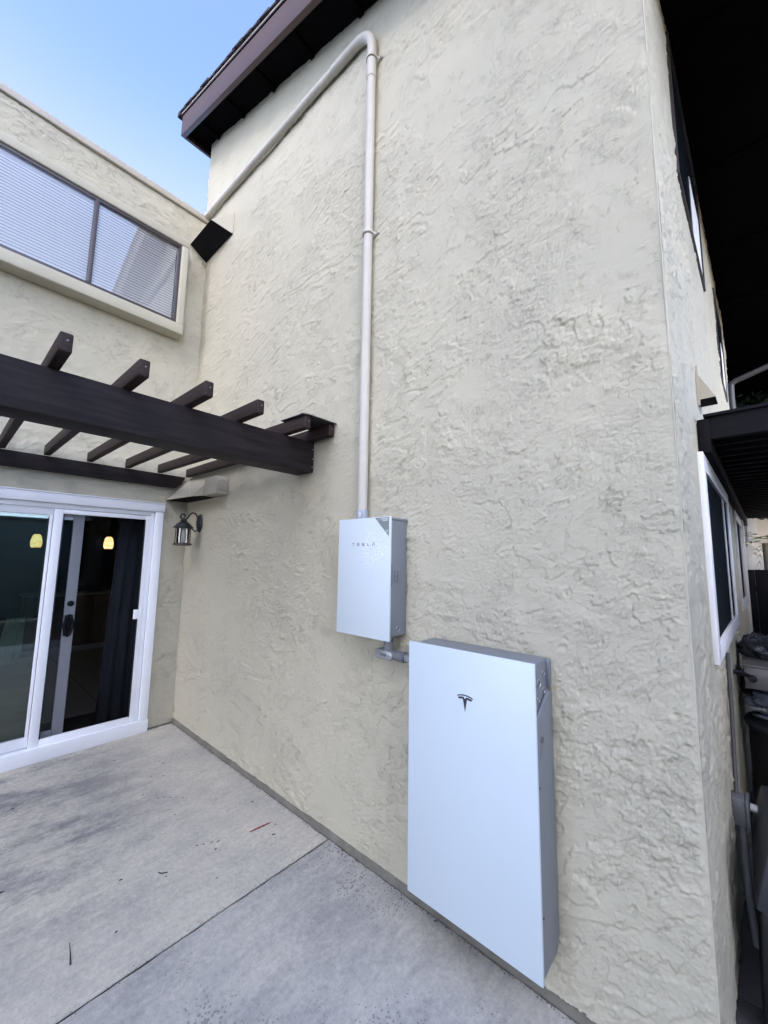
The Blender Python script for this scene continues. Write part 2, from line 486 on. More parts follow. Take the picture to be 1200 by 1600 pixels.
def angle_smooth(mesh, deg):
    bm = bmesh.new(); bm.from_mesh(mesh)
    for f in bm.faces: f.smooth = True
    lim = math.radians(deg)
    for e in bm.edges:
        if len(e.link_faces) == 2:
            e.smooth = e.calc_face_angle(0) < lim
    bm.to_mesh(mesh); bm.free()

def mesh_of(name, verts, faces, bevel=0.0, seg=2):
    me = bpy.data.meshes.new(name)
    if bevel <= 0:
        me.from_pydata([tuple(v) for v in verts], [], faces)
        bm = bmesh.new(); bm.from_mesh(me)
        bmesh.ops.recalc_face_normals(bm, faces=bm.faces)
        bm.to_mesh(me); bm.free()
        return me
    bm = bmesh.new()
    vs = [bm.verts.new(v) for v in verts]
    for f in faces: bm.faces.new([vs[i] for i in f])
    bmesh.ops.recalc_face_normals(bm, faces=bm.faces)
    bmesh.ops.bevel(bm, geom=list(bm.edges), offset=bevel, segments=seg, affect='EDGES', profile=0.5, clamp_overlap=True)
    bm.to_mesh(me); bm.free()
    angle_smooth(me, 40)
    return me

HEXF = [(0, 1, 2, 3), (4, 7, 6, 5), (0, 4, 5, 1), (1, 5, 6, 2), (2, 6, 7, 3), (3, 7, 4, 0)]
def hexa(name, c8, mat, parent=None, bevel=0.0, loc=None, seg=2):
    return link(name, mesh_of(name, c8, HEXF, bevel, seg), mat, parent, loc)

def boxc(x0, x1, y0, y1, z0, z1):
    return [(x0, y0, z0), (x1, y0, z0), (x1, y1, z0), (x0, y1, z0), (x0, y0, z1), (x1, y0, z1), (x1, y1, z1), (x0, y1, z1)]

def box(name, x, y, z, mat, parent=None, bevel=0.0, loc=None, seg=2):
    return hexa(name, boxc(x[0], x[1], y[0], y[1], z[0], z[1]), mat, parent, bevel, loc, seg)

def prism(name, pts, ext, mat, parent=None, bevel=0.0, seg=2):
    """pts: closed polygon of 3-D points, ext: extrusion vector"""
    n = len(pts); e = Vector(ext)
    vs = [Vector(p) for p in pts] + [Vector(p) + e for p in pts]
    fs = [tuple(range(n)), tuple(range(2 * n - 1, n - 1, -1))] + [(i, (i + 1) % n, n + (i + 1) % n, n + i) for i in range(n)]
    return link(name, mesh_of(name, vs, fs, bevel, seg), mat, parent)

def tube_mesh(name, pts, r, seg=16, caps=True):
    pts = [Vector(p) for p in pts]
    rs = r if isinstance(r, (list, tuple)) else [r] * len(pts)
    vs, fs = [], []
    prev = None
    for i, p in enumerate(pts):
        t = (pts[min(i + 1, len(pts) - 1)] - pts[max(i - 1, 0)]).normalized()
        if prev is None:
            a = Vector((0, 0, 1)) if abs(t.z) < 0.9 else Vector((0, 1, 0))
            u = t.cross(a).normalized()
        else:
            u = (prev - t * prev.dot(t)).normalized()
        prev = u
        w = t.cross(u)
        for k in range(seg):
            a = 2 * math.pi * k / seg
            vs.append(p + (u * math.cos(a) + w * math.sin(a)) * rs[i])
    for i in range(len(pts) - 1):
        for k in range(seg):
            k2 = (k + 1) % seg
            fs.append((i * seg + k, i * seg + k2, (i + 1) * seg + k2, (i + 1) * seg + k))
    if caps:
        fs.append(tuple(range(seg)))
        fs.append(tuple((len(pts) - 1) * seg + k for k in range(seg))[::-1])
    return mesh_of(name, vs, fs)

def tube(name, pts, r, mat, parent=None, seg=16, caps=True, loc=None):
    return link(name, tube_mesh(name, pts, r, seg, caps), mat, parent, loc, smooth=50)

def lathe(name, prof, centre, mat, parent=None, seg=24, axis='Z'):
    """prof: list of (radius, height)"""
    vs, fs = [], []
    c = Vector(centre)
    for r, h in prof:
        for k in range(seg):
            a = 2 * math.pi * k / seg
            x, y = r * math.cos(a), r * math.sin(a)
            v = {'Z': (x, y, h), 'Y': (x, h, y), 'X': (h, x, y)}[axis]
            vs.append(c + Vector(v))
    n = len(prof)
    for i in range(n - 1):
        for k in range(seg):
            k2 = (k + 1) % seg
            fs.append((i * seg + k, i * seg + k2, (i + 1) * seg + k2, (i + 1) * seg + k))
    fs.append(tuple(range(seg))[::-1])
    fs.append(tuple((n - 1) * seg + k for k in range(seg)))
    return link(name, mesh_of(name, vs, fs), mat, parent, smooth=35)

# ------------------------------------------------------------------ stucco relief
class Noise:
    def __init__(self, seed):
        r = np.random.RandomState(seed)
        self.t = r.rand(256, 256).astype(np.float32)
    def v(self, x, y):
        xi = np.floor(x).astype(np.int32); yi = np.floor(y).astype(np.int32)
        fx = (x - xi).astype(np.float32); fy = (y - yi).astype(np.float32)
        fx = fx * fx * fx * (fx * (fx * 6 - 15) + 10); fy = fy * fy * fy * (fy * (fy * 6 - 15) + 10)
        x0 = xi & 255; x1 = (xi + 1) & 255; y0 = yi & 255; y1 = (yi + 1) & 255
        t = self.t
        a = t[x0, y0]; b = t[x1, y0]; c = t[x0, y1]; d = t[x1, y1]
        return (a + (b - a) * fx) * (1 - fy) + (c + (d - c) * fx) * fy
    def fbm(self, x, y, o=5, g=0.5):
        s = 0; a = 1.0; tot = 0
        for i in range(o):
            s = s + a * self.v(x + 17.3 * i, y + 9.1 * i); tot += a
            x = x * 2.03; y = y * 2.03; a *= g
        return s / tot

def sstep(a, b, x):
    t = np.clip((x - a) / (b - a), 0, 1)
    return t * t * (3 - 2 * t)

def trowel(U, V, seed):
    """skip-trowel plaster relief in metres: lapped plates, scaly clusters and scratches"""
    nz = Noise(seed)
    w1 = nz.fbm(U * 1.3 + 3, V * 1.3 + 8, 4) - .5
    w2 = nz.fbm(U * 1.3 + 40, V * 1.3 + 21, 4) - .5
    Uw = U + .10 * w1; Vw = V + .10 * w2
    h = .0022 * (nz.fbm(U * 3.2 + 90, V * 3.2 + 60, 4) - .5)
    wide = nz.fbm(U * .9 + 51, V * .9 + 2, 5, .55)
    # three trowel directions, each ruling its own patches of wall
    for k, (an, lo) in enumerate(((.42, .30), (.95, .47), (-.10, .45))):
        m = sstep(lo, lo + .10, nz.fbm(U * 1.15 + 19 * k + 7, V * 1.15 + 27 * k, 4, .55))
        ca, sa = math.cos(an), math.sin(an)
        A = Uw * ca + Vw * sa + 13 * k
        B = -Uw * sa + Vw * ca + 29 * k
        # long lapped edges: a slow rise that ends in a sharp ragged drop
        n1 = nz.fbm(A * 1.7, B * 3.6 + 11, 7, .52)
        f1 = n1 * 7.0; f1 = f1 - np.floor(f1)
        lap = np.where(f1 < .965, f1 / .965, (1 - f1) / .035)
        mL = sstep(.41, .52, nz.fbm(A * 1.6 + 9, B * 2.2 + 31, 4))
        # small ragged plates, each with one sharp lower edge
        n2 = nz.fbm(A * 6.5 + 5, B * 15.0, 6, .58)
        f2 = n2 * 8.0; f2 = f2 - np.floor(f2)
        lap2 = np.where(f2 < .93, f2 / .93, (1 - f2) / .07)
        mS = sstep(.41, .53, nz.fbm(U * 2.1 + 51 + 5 * k, V * 2.1 + 2, 5, .6))
        n3 = nz.fbm(A * 16.0 + 15, B * 40.0 + 4, 5, .62)
        pl3 = sstep(.52, .535, n3) + .7 * sstep(.60, .615, n3)
        mT = sstep(.46, .54, nz.fbm(U * 3.1 + 15 + 5 * k, V * 3.1 + 62, 4, .6))
        n5 = nz.fbm(A * 3.0, B * 80.0 + 33, 3)
        mD = sstep(.50, .62, nz.fbm(U * 1.4 + 13, V * 1.4 + 77 + 9 * k, 3))
        h = h + m * (.0046 * lap * mL + .0026 * lap2 * (.10 + .90 * mS) + .0014 * pl3 * mT * mS + .0009 * n5 * mD)
    return (h - .0025).astype(np.float32)

def stucco_panel(name, P0, du, dv, nrm, us, vs, seed, mat, parent, keep=None, amp=1.0, fade=None, uoff=0.0):
    """grid sheet P0 + u du + v dv, displaced along nrm by the plaster relief; keep(u, v) masks cells"""
    us = np.asarray(us, np.float32); vs = np.asarray(vs, np.float32)
    U, V = np.meshgrid(us, vs, indexing='ij')
    h = trowel(U + uoff, V, seed) * amp
    if fade is not None:
        h = h * fade(U, V)
    P0, du, dv, nrm = (np.array(a, np.float32) for a in (P0, du, dv, nrm))
    P = P0 + U[..., None] * du + V[..., None] * dv + h[..., None] * nrm
    nu, nv = len(us), len(vs)
    idx = np.arange(nu * nv, dtype=np.int32).reshape(nu, nv)
    q = np.stack([idx[:-1, :-1], idx[1:, :-1], idx[1:, 1:], idx[:-1, 1:]], -1)
    if np.dot(np.cross(du, dv), nrm) < 0:
        q = q[..., ::-1]
    if keep is not None:
        uc = (us[:-1] + us[1:]) / 2; vc = (vs[:-1] + vs[1:]) / 2
        k = keep(*np.meshgrid(uc, vc, indexing='ij'))
        q = q[k]
    q = np.ascontiguousarray(q.reshape(-1, 4))
    used = np.zeros(nu * nv, bool); used[q.ravel()] = True
    remap = np.cumsum(used) - 1
    q = remap[q]
    P = P.reshape(-1, 3)[used]
    base = world_of(parent)
    P = P - np.array(base, np.float32)
    me = bpy.data.meshes.new(name)
    me.vertices.add(len(P)); me.vertices.foreach_set('co', P.ravel())
    me.loops.add(q.size); me.loops.foreach_set('vertex_index', q.ravel().astype(np.int32))
    me.polygons.add(len(q))
    me.polygons.foreach_set('loop_start', np.arange(0, q.size, 4, dtype=np.int32))
    me.polygons.foreach_set('loop_total', np.full(len(q), 4, np.int32))
    me.polygons.foreach_set('use_smooth', np.ones(len(q), bool))
    me.update(calc_edges=True)
    me.materials.append(mat)
    o = bpy.data.objects.new(name, me)
    col.objects.link(o)
    o.parent = parent
    return o

def spaced(a, b, step):
    """positions from a to b with local step given by step(x)"""
    out = [a]
    while out[-1] < b - 1e-4:
        out.append(min(b, out[-1] + step(out[-1])))
    if len(out) > 2 and out[-1] - out[-2] < 0.3 * step(b):
        out.pop(-2)
    return out

# ------------------------------------------------------------------ ground
L = 4.311                                   # main wall runs from x=0 (inner corner) to x=L (outer corner)
TH = math.radians(2.5)                      # the side wall leans 2.5 degrees off square
DS = Vector((math.sin(TH), math.cos(TH), 0)); NS = Vector((math.cos(TH), -math.sin(TH), 0)); PS = Vector((L, 0, 0))
def SW(s, o, z):
    return PS + DS * s + NS * o + Vector((0, 0, z))
def swbox(name, s, o, z, mat, parent=None, bevel=0.0):
    c = [SW(s[0], o[0], z[0]), SW(s[0], o[1], z[0]), SW(s[1], o[1], z[0]), SW(s[1], o[0], z[0]),
         SW(s[0], o[0], z[1]), SW(s[0], o[1], z[1]), SW(s[1], o[1], z[1]), SW(s[1], o[0], z[1])]
    return hexa(name, c, mat, parent, bevel)

g = link('ground', mesh_of('ground', [(-250, -250, -.06), (250, -250, -.06), (250, 250, -.06), (-250, 250, -.06)], [(0, 1, 2, 3)]), M['dirt'])
tag(g, 'bare earth lying under and beyond the concrete patio', None, None, 'structure')

patio = root('patio', 'stained pale concrete patio of large slabs in front of the stucco wall', None, (0, 0, 0), None, 'structure')
JX = 2.468
def slab(x0, x1, y0, y1, mat, jit):
    # slab with softly chipped, slightly wavy joint edges
    n = 60
    r = random.Random(jit)
    vs = []; top = []
    def edge(a, b):
        for i in range(n):
            t = i / n
            p = Vector(a).lerp(Vector(b), t)
            p.x += r.uniform(-.0025, .0025); p.y += r.uniform(-.0025, .0025)
            top.append(p)
    edge((x0, y0, 0), (x1, y0, 0)); edge((x1, y0, 0), (x1, y1, 0)); edge((x1, y1, 0), (x0, y1, 0)); edge((x0, y1, 0), (x0, y0, 0))
    c = Vector(((x0 + x1) / 2, (y0 + y1) / 2, 0))
    m_ = len(top)
    rings = []
    for inset, z in ((0, -.12), (0, -.006), (.0022, 0)):
        ring = []
        for p in top:
            q = Vector(p)
            q.x += inset if q.x < c.x and abs(p.x - x0) < .01 else (-inset if abs(p.x - x1) < .01 else 0)
            q.y += inset if abs(p.y - y0) < .01 else (-inset if abs(p.y - y1) < .01 else 0)
            q.z = z
            ring.append(len(vs)); vs.append(q)
        rings.append(ring)
    fs = []
    for a, b in zip(rings[:-1], rings[1:]):
        for i in range(m_):
            j = (i + 1) % m_
            fs.append((a[i], a[j], b[j], b[i]))
    fs.append(tuple(rings[-1]))
    return link('concrete_slab', mesh_of('concrete_slab', vs, fs), mat, patio)
slab(-.02, JX - .0048, -3.0, -.004, M['concrete_old'], 3)
slab(JX + .0048, 5.6, -3.0, -.004, M['concrete_new'], 4)
slab(-.02, JX - .002, -8.0, -3.006, M['concrete_old'], 5)
slab(JX + .002, 5.6, -8.0, -3.006, M['concrete_new'], 6)

box('joint_filler', (JX - .0040, JX + .0040), (-2.995, -.006), (-.10, -.0035), M['speck'], patio)
passage = root('side_path', 'shaded paved path running along the side wall behind the corner', None, (L, 0, 0), None, 'structure')
for i, (y0, y1) in enumerate(((0.004, .545), (.555, 1.15), (1.16, 1.75), (1.76, 2.35), (2.36, 4.5), (4.51, 9.5))):
    box('paver', (L - .2, 5.6), (y0, y1), (-.1, -.012), M['paver'], passage, .004)

# ------------------------------------------------------------------ two-storey stucco house
house = root('stucco_house', 'tall two-storey beige stucco house wall carrying the white battery units', 'house', (2.1, 0, 0))
SL = -.353
def zf(x): return 6.83 + SL * (x + .30)      # bottom of the sloping rake board
def near(x):
    d2 = 1.75 ** 2 + (x - 4.44) ** 2
    return min(.03, max(.0036, .66 * d2 / 684))
us = spaced(-.085, L, near)
vs = spaced(.050, 3.0, lambda z: .0054 if z < 2.3 else .0064) + spaced(3.0, 7.2, lambda z: .0070 if z < 4.8 else .010)[1:]
stucco_panel('front_wall', (0, 0, 0), (1, 0, 0), (0, 0, 1), (0, -1, 0), us, vs, 11, M['stucco'], house,
             keep=lambda u, v: v < zf(u) + .10,
             fade=lambda U, V: sstep(0, .03, L - U) * .85 + .15)
# side wall, seen at a grazing angle
FLAT = [(.60, 2.38, 1.21, 2.46), (3.21, 4.59, 1.23, 2.46), (.70, 2.08, 3.80, 4.80), (3.24, 4.26, 3.56, 4.56), (.82, 1.02, 2.5, 2.78), (.84, .97, .45, .64), (.66, 4.8, 2.2, 2.46)]
def side_fade(U, V):
    f = sstep(0, .02, U) * .8 + .2
    for a, b, c, d in FLAT:
        ins = sstep(a - .02, a + .0, U) * sstep(b + .02, b, U) * sstep(c - .02, c, V) * sstep(d + .02, d, V)
        f = f * (1 - .97 * ins)
    return f
ss = spaced(0.0, 1.0, lambda s: .0062) + spaced(1.0, 4.80, lambda s: .015)[1:]
zs = spaced(.04, 4.86, lambda z: .0085)
stucco_panel('side_wall', PS, DS, (0, 0, 1), NS, ss, zs, 23, M['stucco'], house, amp=1.15,
             fade=side_fade, uoff=3.3)
core = boxc(-.08, L - .02, .03, 4.6, -.1, 4.9)
c8 = [(-.08, .03, -.1), (L - .02, .03, -.1), (L + .17, 4.75, -.1), (-.08, 4.75, -.1),
      (-.08, .03, 6.7), (L - .02, .03, 5.15), (L + .17, 4.75, 5.15), (-.08, 4.75, 6.7)]
tube('corner_bead', [(L - .0032, .0030, .045), (L - .0032, .0030, 5.15)], .0045, M['stucco_plain'], house, 10)
hexa('wall_core', c8, M['stucco_plain'], house)
swbox('end_wall', (4.72, 4.80), (-4.0, .0), (0, 5.0), M['stucco_plain'], house)
# foundation strip under the plaster, slightly set back, with an uneven top lip
vs_, fs_ = [], []
n = 160
for i in range(n + 1):
    x = -.02 + (L + .02) * i / n
    a = .003 * math.sin(i * 1.7) + rng.uniform(-.002, .002)
    vs_ += [(x, .0, -.08), (x, .001 + a * .3, .040 + a), (x, .012, .052 + a), (x, .035, .052)]
for i in range(n):
    for k in range(3):
        b0 = i * 4 + k
        fs_.append((b0, b0 + 4, b0 + 5, b0 + 1))
link('foundation_strip', mesh_of('foundation_strip', vs_, fs_), M['foundation'], house, smooth=50)
# roof: rake board, soffit, shingles
X0, X1, YO = -.30, 5.35, -.29
def rake_board(name, y0, y1, b0, b1, mat, x0=X0, x1=X1, bevel=.004):
    c = [(x0, y0, zf(x0) + b0), (x1, y0, zf(x1) + b0), (x1, y1, zf(x1) + b0), (x0, y1, zf(x0) + b0),
         (x0, y0, zf(x0) + b1), (x1, y0, zf(x1) + b1), (x1, y1, zf(x1) + b1), (x0, y1, zf(x0) + b1)]
    return hexa(name, c, mat, house, bevel)
rake_board('fascia', YO, YO + .045, 0, .275, M['fascia'])
rake_board('drip_edge', YO - .012, YO + .02, .292, .312, M['drip'], X0 - .012, X1, .003)
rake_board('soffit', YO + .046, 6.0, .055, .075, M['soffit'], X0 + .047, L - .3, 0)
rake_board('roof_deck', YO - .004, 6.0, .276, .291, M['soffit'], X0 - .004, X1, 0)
c = [(X0, YO + .046, zf(X0)), (X0 + .045, YO + .046, zf(X0 + .045)), (X0 + .045, 6, zf(X0 + .045)), (X0, 6, zf(X0)),
     (X0, YO + .046, zf(X0) + .275), (X0 + .045, YO + .046, zf(X0 + .045) + .26), (X0 + .045, 6, zf(X0 + .045) + .26), (X0, 6, zf(X0) + .275)]
hexa('fascia', c, M['fascia'], house)
for i in range(7):                            # lookout blocks under the rake
    x = .12 + i * .61
    box('lookout', (x, x + .045), (YO + .048, -.006), (zf(x) + .012, zf(x) + .06), M['soffit'], house)
x = X0 - .03
k = 0
while x < 5.3:                                # shingle courses step down the rake
    ln = .155
    t = .030
    y0 = YO - .028 + rng.uniform(-.007, .006)
    b = .314 + rng.uniform(0, .004)
    xa, xb = x, x + ln + .05
    c = [(xa, y0, zf(xa) + b + .018), (xb, y0, zf(xb) + b), (xb, .9, zf(xb) + b), (xa, .9, zf(xa) + b + .018),
         (xa, y0, zf(xa) + b + .026), (xb, y0, zf(xb) + b + t), (xb, .9, zf(xb) + b + t), (xa, .9, zf(xa) + b + .026)]
    hexa('shingle', c, M['shingle'], house)
    x += ln; k += 1
tube('ridge_roll', [(X0 - .035, YO - .035, zf(X0) + .30), (X0 - .035, 5, zf(X0) + .30)], .035, M['shingle'], house, seg=8)
hexa('roof', [(X0, .9, zf(X0) + .30), (X1, .9, zf(X1) + .30), (X1, 6, zf(X1) + .30), (X0, 6, zf(X0) + .30),
              (X0, .9, zf(X0) + .33), (X1, .9, zf(X1) + .33), (X1, 6, zf(X1) + .33), (X0, 6, zf(X0) + .33)], M['shingle'], house)
# boxed eave over the side wall
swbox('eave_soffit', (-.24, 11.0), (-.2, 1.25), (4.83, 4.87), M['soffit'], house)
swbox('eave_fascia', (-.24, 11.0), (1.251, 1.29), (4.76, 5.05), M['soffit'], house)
for i in range(9):
    s = .9 + i * 1.1
    swbox('soffit_batten', (s, s + .05), (.004, 1.2), (4.815, 4.828), M['soffit'], house)
# windows in the side wall
def side_window(s0, s1, z0, z1, trim=.085, proud=.022, mat=None, split=True):
    mat = mat or M['vinyl']
    w = swbox('window', (s0 + trim - .01, s1 - trim + .01), (.003, .008), (z0 + trim - .01, z1 - trim + .01), M['pane_screen'], house)
    for nm, s, z in (('trim', (s0, s0 + trim), (z0, z1)), ('trim', (s1 - trim, s1), (z0, z1)),
                     ('trim', (s0 + trim + .001, s1 - trim - .001), (z1 - trim, z1)), ('trim', (s0 + trim + .001, s1 - trim - .001), (z0, z0 + trim))):
        swbox(nm, s, (-.004, proud), z, mat, w, .003)
    a, b_ = s0 + trim + .002, s1 - trim - .002
    for s in ((a, a + .045), (a + (b_ - a) * .72, a + (b_ - a) * .72 + .05), (b_ - .045, b_)) if split else ():
        swbox('frame', s, (.0085, .0165), (z0 + trim + .001, z1 - trim - .001), mat, w, .002)
    return w
side_window(.64, 2.34, 1.25, 2.245)
side_window(3.25, 4.55, 1.27, 2.22, mat=M['vinyl_aged'])
def upper_side_window(s0, s1, z0, z1):
    w = swbox('window', (s0, s1), (.002, .006), (z0, z1), M['pane_dark'], house)
    t = .028
    for s, z in (((s0 - t, s0), (z0 - t, z1 + t)), ((s1, s1 + t), (z0 - t, z1 + t)), ((s0 + .001, s1 - .001), (z0 - t, z0)), ((s0 + .001, s1 - .001), (z1, z1 + t))):
        swbox('frame', s, (-.004, .013), z, M['alum_brown'], w)
    swbox('blind', ((s0 + s1) / 2 + .05, s1 - .08), (.0065, .0085), (z0 + .05, z1 - .35), M['blind'], w)
    return w
upper_side_window(.76, 2.02, 3.86, 4.72)
upper_side_window(3.3, 4.2, 3.62, 4.5)
swbox('corner_post', (4.66, 4.86), (-.02, .03), (0, 2.24), M['vinyl_aged'], house, .004)

# ------------------------------------------------------------------ low wing with the sliding door and the box window
wing = root('house_wing', 'low flat-roofed beige stucco wing with sliding glass door and box window', 'house', (0, -2.2, 0))
def wkeep(u, v):
    return ~((u > .262) & (u < 2.42) & (v < 2.215))
ys = sorted(set(np.round(list(np.arange(0.0, 2.6, .0115)) + [.262, 2.42], 5)))
zs = sorted(set(np.round(list(np.arange(.012, 5.63, .0125)) + [2.215, 5.63], 5)))
stucco_panel('front_wall', (0, 0, 0), (0, -1, 0), (0, 0, 1), (1, 0, 0), ys, zs, 37, M['stucco'], wing, keep=wkeep, amp=1.1, uoff=7.0)
box('wall_core', (-.22, -.012), (-8.0, .55), (2.26, 5.55), M['stucco_plain'], wing)
box('wall_core', (-.22, -.012), (-.255, .55), (-.05, 2.259), M['stucco_plain'], wing)
box('wall_core', (-.22, -.012), (-8.0, -2.45), (-.05, 2.259), M['stucco_plain'], wing)
box('wall_face', (-.011, -.004), (-8.0, -2.59), (0, 5.63), M['stucco_plain'], wing)
box('roof', (-7.0, -.02), (-8.0, .55), (5.40, 5.62), M['shingle'], wing)
box('parapet_cap', (-.25, .030), (-8.0, -.006), (5.640, 5.708), M['cap_metal'], wing, .004)
box('base_joint', (-.01, .006), (-.25, -.012), (.0, .014), M['foundation'], wing)
# the room behind the door
box('room_floor', (-6.0, -.10), (-5.0, 1.2), (-.02, .03), M['tile'], wing)
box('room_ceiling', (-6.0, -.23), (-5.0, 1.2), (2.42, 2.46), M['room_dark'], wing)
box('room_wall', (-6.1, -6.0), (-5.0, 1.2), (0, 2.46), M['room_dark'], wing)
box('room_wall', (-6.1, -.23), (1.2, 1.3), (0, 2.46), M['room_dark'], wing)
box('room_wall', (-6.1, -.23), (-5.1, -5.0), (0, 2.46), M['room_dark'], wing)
for yy in (-2.6, -1.5, -.4):
    box('floor_joint', (-5.9, -.3), (yy, yy + .006), (.0302, .0308), M['room_dark'], wing)

# box window on the wing
win = box('window', (.018, .024), (-2.5, -.30), (4.15, 5.10), M['room_dark'], wing)
BX = .165
yR, yL, zB, zT = -.248, -2.55, 4.062, 5.165
def stuccobox(name, x, y, z):
    return box(name, x, y, z, M['stucco_plain'], win, .012, seg=3)
stuccobox('sill', (.0, BX), (yL, yR), (zB, zB + .115))
stuccobox('head', (.0, BX), (yL, yR), (zT - .09, zT))
stuccobox('jamb', (.0, BX - .002), (yR - .075, yR - .001), (zB + .112, zT - .088))
gy0, gy1, gz0, gz1 = yR - .078, -2.5, zB + .117, zT - .092
fr = .026
box('frame', (.112, .150), (gy1, gy0), (gz0, gz0 + fr), M['alum_brown'], win, .002)
box('frame', (.112, .150), (gy1, gy0), (gz1 - fr - .004, gz1), M['alum_brown'], win, .002)
box('frame', (.112, .150), (gy0 - fr, gy0 - .001), (gz0 + fr + .001, gz1 - fr - .005), M['alum_brown'], win, .002)
box('frame', (.112, .154), (-1.105, -1.068), (gz0 + fr + .001, gz1 - fr - .005), M['alum_brown'], win, .002)
box('pane', (.128, .131), (-1.066, gy0 - fr - .002), (gz0 + fr + .002, gz1 - fr - .006), M['glass_upper'], win)
box('pane', (.134, .137), (gy1 + .01, -1.107), (gz0 + fr + .002, gz1 - fr - .006), M['glass_upper'], win)
def blind(ya, yb):
    zt, zb = gz1 - .05, gz0 + .03
    box('blind_rail', (.080, .104), (ya, yb), (zt, zt + .024), M['blind'], win)
    nsl = 28
    pitch = (zt - zb) / nsl
    a = math.radians(72)
    hw = .0163
    prof = []
    for i in range(5):
        t = i / 4 - .5
        prof.append((t * 2 * hw * math.cos(a), -t * 2 * hw * math.sin(a) - .0022 * (1 - (2 * t) ** 2)))
    vs_, fs_ = [], []
    for y in (ya - (ya + yb) / 2, yb - (ya + yb) / 2):
        for px, pz in prof: vs_.append((px, y, pz))
    for i in range(4): fs_.append((i, i + 1, 5 + i + 1, 5 + i))
    me = mesh_of('slat', vs_, fs_)
    me.materials.append(M['blind'])
    for p in me.polygons: p.use_smooth = True
    for i in range(nsl):
        link('slat', me, None, win, (.092 + rng.uniform(-.0006, .0006), (ya + yb) / 2, zb + pitch * (i + .5)))
    for f in (.14, .86):
        y = ya + (yb - ya) * f
        tube('blind_cord', [(.106, y, zb), (.106, y, zt)], .0012, M['blind'], win, seg=5)
blind(-1.075, gy0 - fr - .004)
blind(gy1 + .01, -1.10)

# sliding door
door = box('sliding_door', (-.09, .012), (-.362, -.329), (.117, 2.148), M['vinyl'], wing, .003)
def dpart(name, x, y, z, mat=None, bevel=.003):
    return box(name, x, y, z, mat or M['vinyl'], door, bevel)
dpart('trim', (-.005, .046), (-.327, -.252), (.117, 2.147))
dpart('trim', (-.005, .050), (-2.5, -.244), (2.149, 2.232))
dpart('trim', (-.005, .058), (-2.5, -.244), (2.2325, 2.243))
dpart('sill', (-.09, .052), (-2.5, -.246), (.001, .115))
dpart('head', (-.09, .014), (-2.5, -.363), (2.106, 2.148))
dpart('track', (-.09, -.02), (-2.5, -.363), (.1155, .128))
# insect screen panel (outer track)
for nm, y, z in (('screen_frame', (-.408, -.364), (.10, 2.100)), ('screen_frame', (-1.125, -1.062), (.088, 2.102)),
                 ('screen_frame', (-1.061, -.409), (.10, .172)), ('screen_frame', (-1.061, -.409), (2.062, 2.100))):
    dpart(nm, (.0, .026), y, z)
dpart('bead', (.010, .030), (-.415, -.4085), (.174, 2.060), M['black_plastic'], 0)
dpart('bead', (.010, .030), (-1.0605, -1.054), (.174, 2.060), M['black_plastic'], 0)
dpart('screen_mesh', (.012, .0125), (-1.054, -.415), (.173, 2.061), M['screen'], 0)
dpart('latch', (.006, .034), (-.445, -.402), (1.085, 1.175), M['vinyl'], .004)
dpart('latch', (.0265, .040), (-.395, -.380), (1.07, 1.19), M['vinyl'], .004)
# fixed glass panel
for y, z in (((-2.45, -1.126), (.128, .205)), ((-2.45, -1.126), (2.045, 2.105)), ((-1.148, -1.127), (.206, 2.044))):
    dpart('fixed_frame', (-.035, -.002), y, z)
dpart('pane', (-.022, -.018), (-2.45, -1.149), (.206, 2.044), M['glass_green'], 0)
# sliding leaf pushed open behind the fixed glass
for y, z in (((-.972, -.892), (.13, 2.10)), ((-2.30, -.973), (.13, .20)), ((-2.30, -.973), (2.04, 2.10))):
    dpart('door_leaf', (-.080, -.048), y, z, M['vinyl_aged'])
dpart('pane', (-.066, -.062), (-2.30, -.974), (.201, 2.039), M['glass_green'], 0)
lathe('deadbolt', [(.0, .018), (.018, .018), (.025, .010), (.026, .0), (.026, -.002)], (-.048, -.930, 1.265), M['black_plastic'], door, 20, 'X')
hp = []
for i in range(25):
    a = 2 * math.pi * i / 24
    hp.append((-.030, -.935 + .030 * math.cos(a) * (1 - .25 * abs(math.sin(a))), 1.075 + .088 * math.sin(a)))
tube('handle', hp, .0125, M['black_plastic'], door, 10, False)
dpart('handle_plate', (-.0475, -.044), (-.965, -.905), (.985, 1.165), M['black_plastic'], .001)

# things in the room
pg = 'lit pendant lamps inside the room'
for (x, y, z), lab in (((-3.0, -.86, 1.88), 'glowing amber pendant lamp seen through the fixed left door glass'),
                       ((-3.0, .01, 1.885), 'glowing amber pendant lamp seen through the open right door half')):
    p = root('pendant_lamp', lab, 'lamp', (x, y, 2.42), pg)
    lathe('lamp_shade', [(.030, .10), (.052, .07), (.066, .0), (.066, -.05), (.056, -.085), (.050, -.09)], (x, y, z), M['pendant_glow'], p, 20)
    tube('cord', [(x, y, z + .1), (x, y, 2.419)], .004, M['black_plastic'], p, 6)
cab = root('kitchen_cabinet', 'low dark brown kitchen cabinet against the far room wall behind open door', 'cabinet', (-4.4, .2, 0))
box('body', (-4.8, -4.25), (-.75, 1.1), (.12, .98), M['cabinet'], cab, .004)
box('countertop', (-4.85, -4.2), (-.78, 1.15), (.981, 1.02), M['counter'], cab, .004)
box('plinth', (-4.75, -4.235), (-.75, 1.1), (.031, .119), M['counter'], cab)
for y in (-.72, -.27, .18, .63):
    d = box('cabinet_door', (-4.249, -4.23), (y, y + .43), (.16, .94), M['cabinet'], cab, .004)
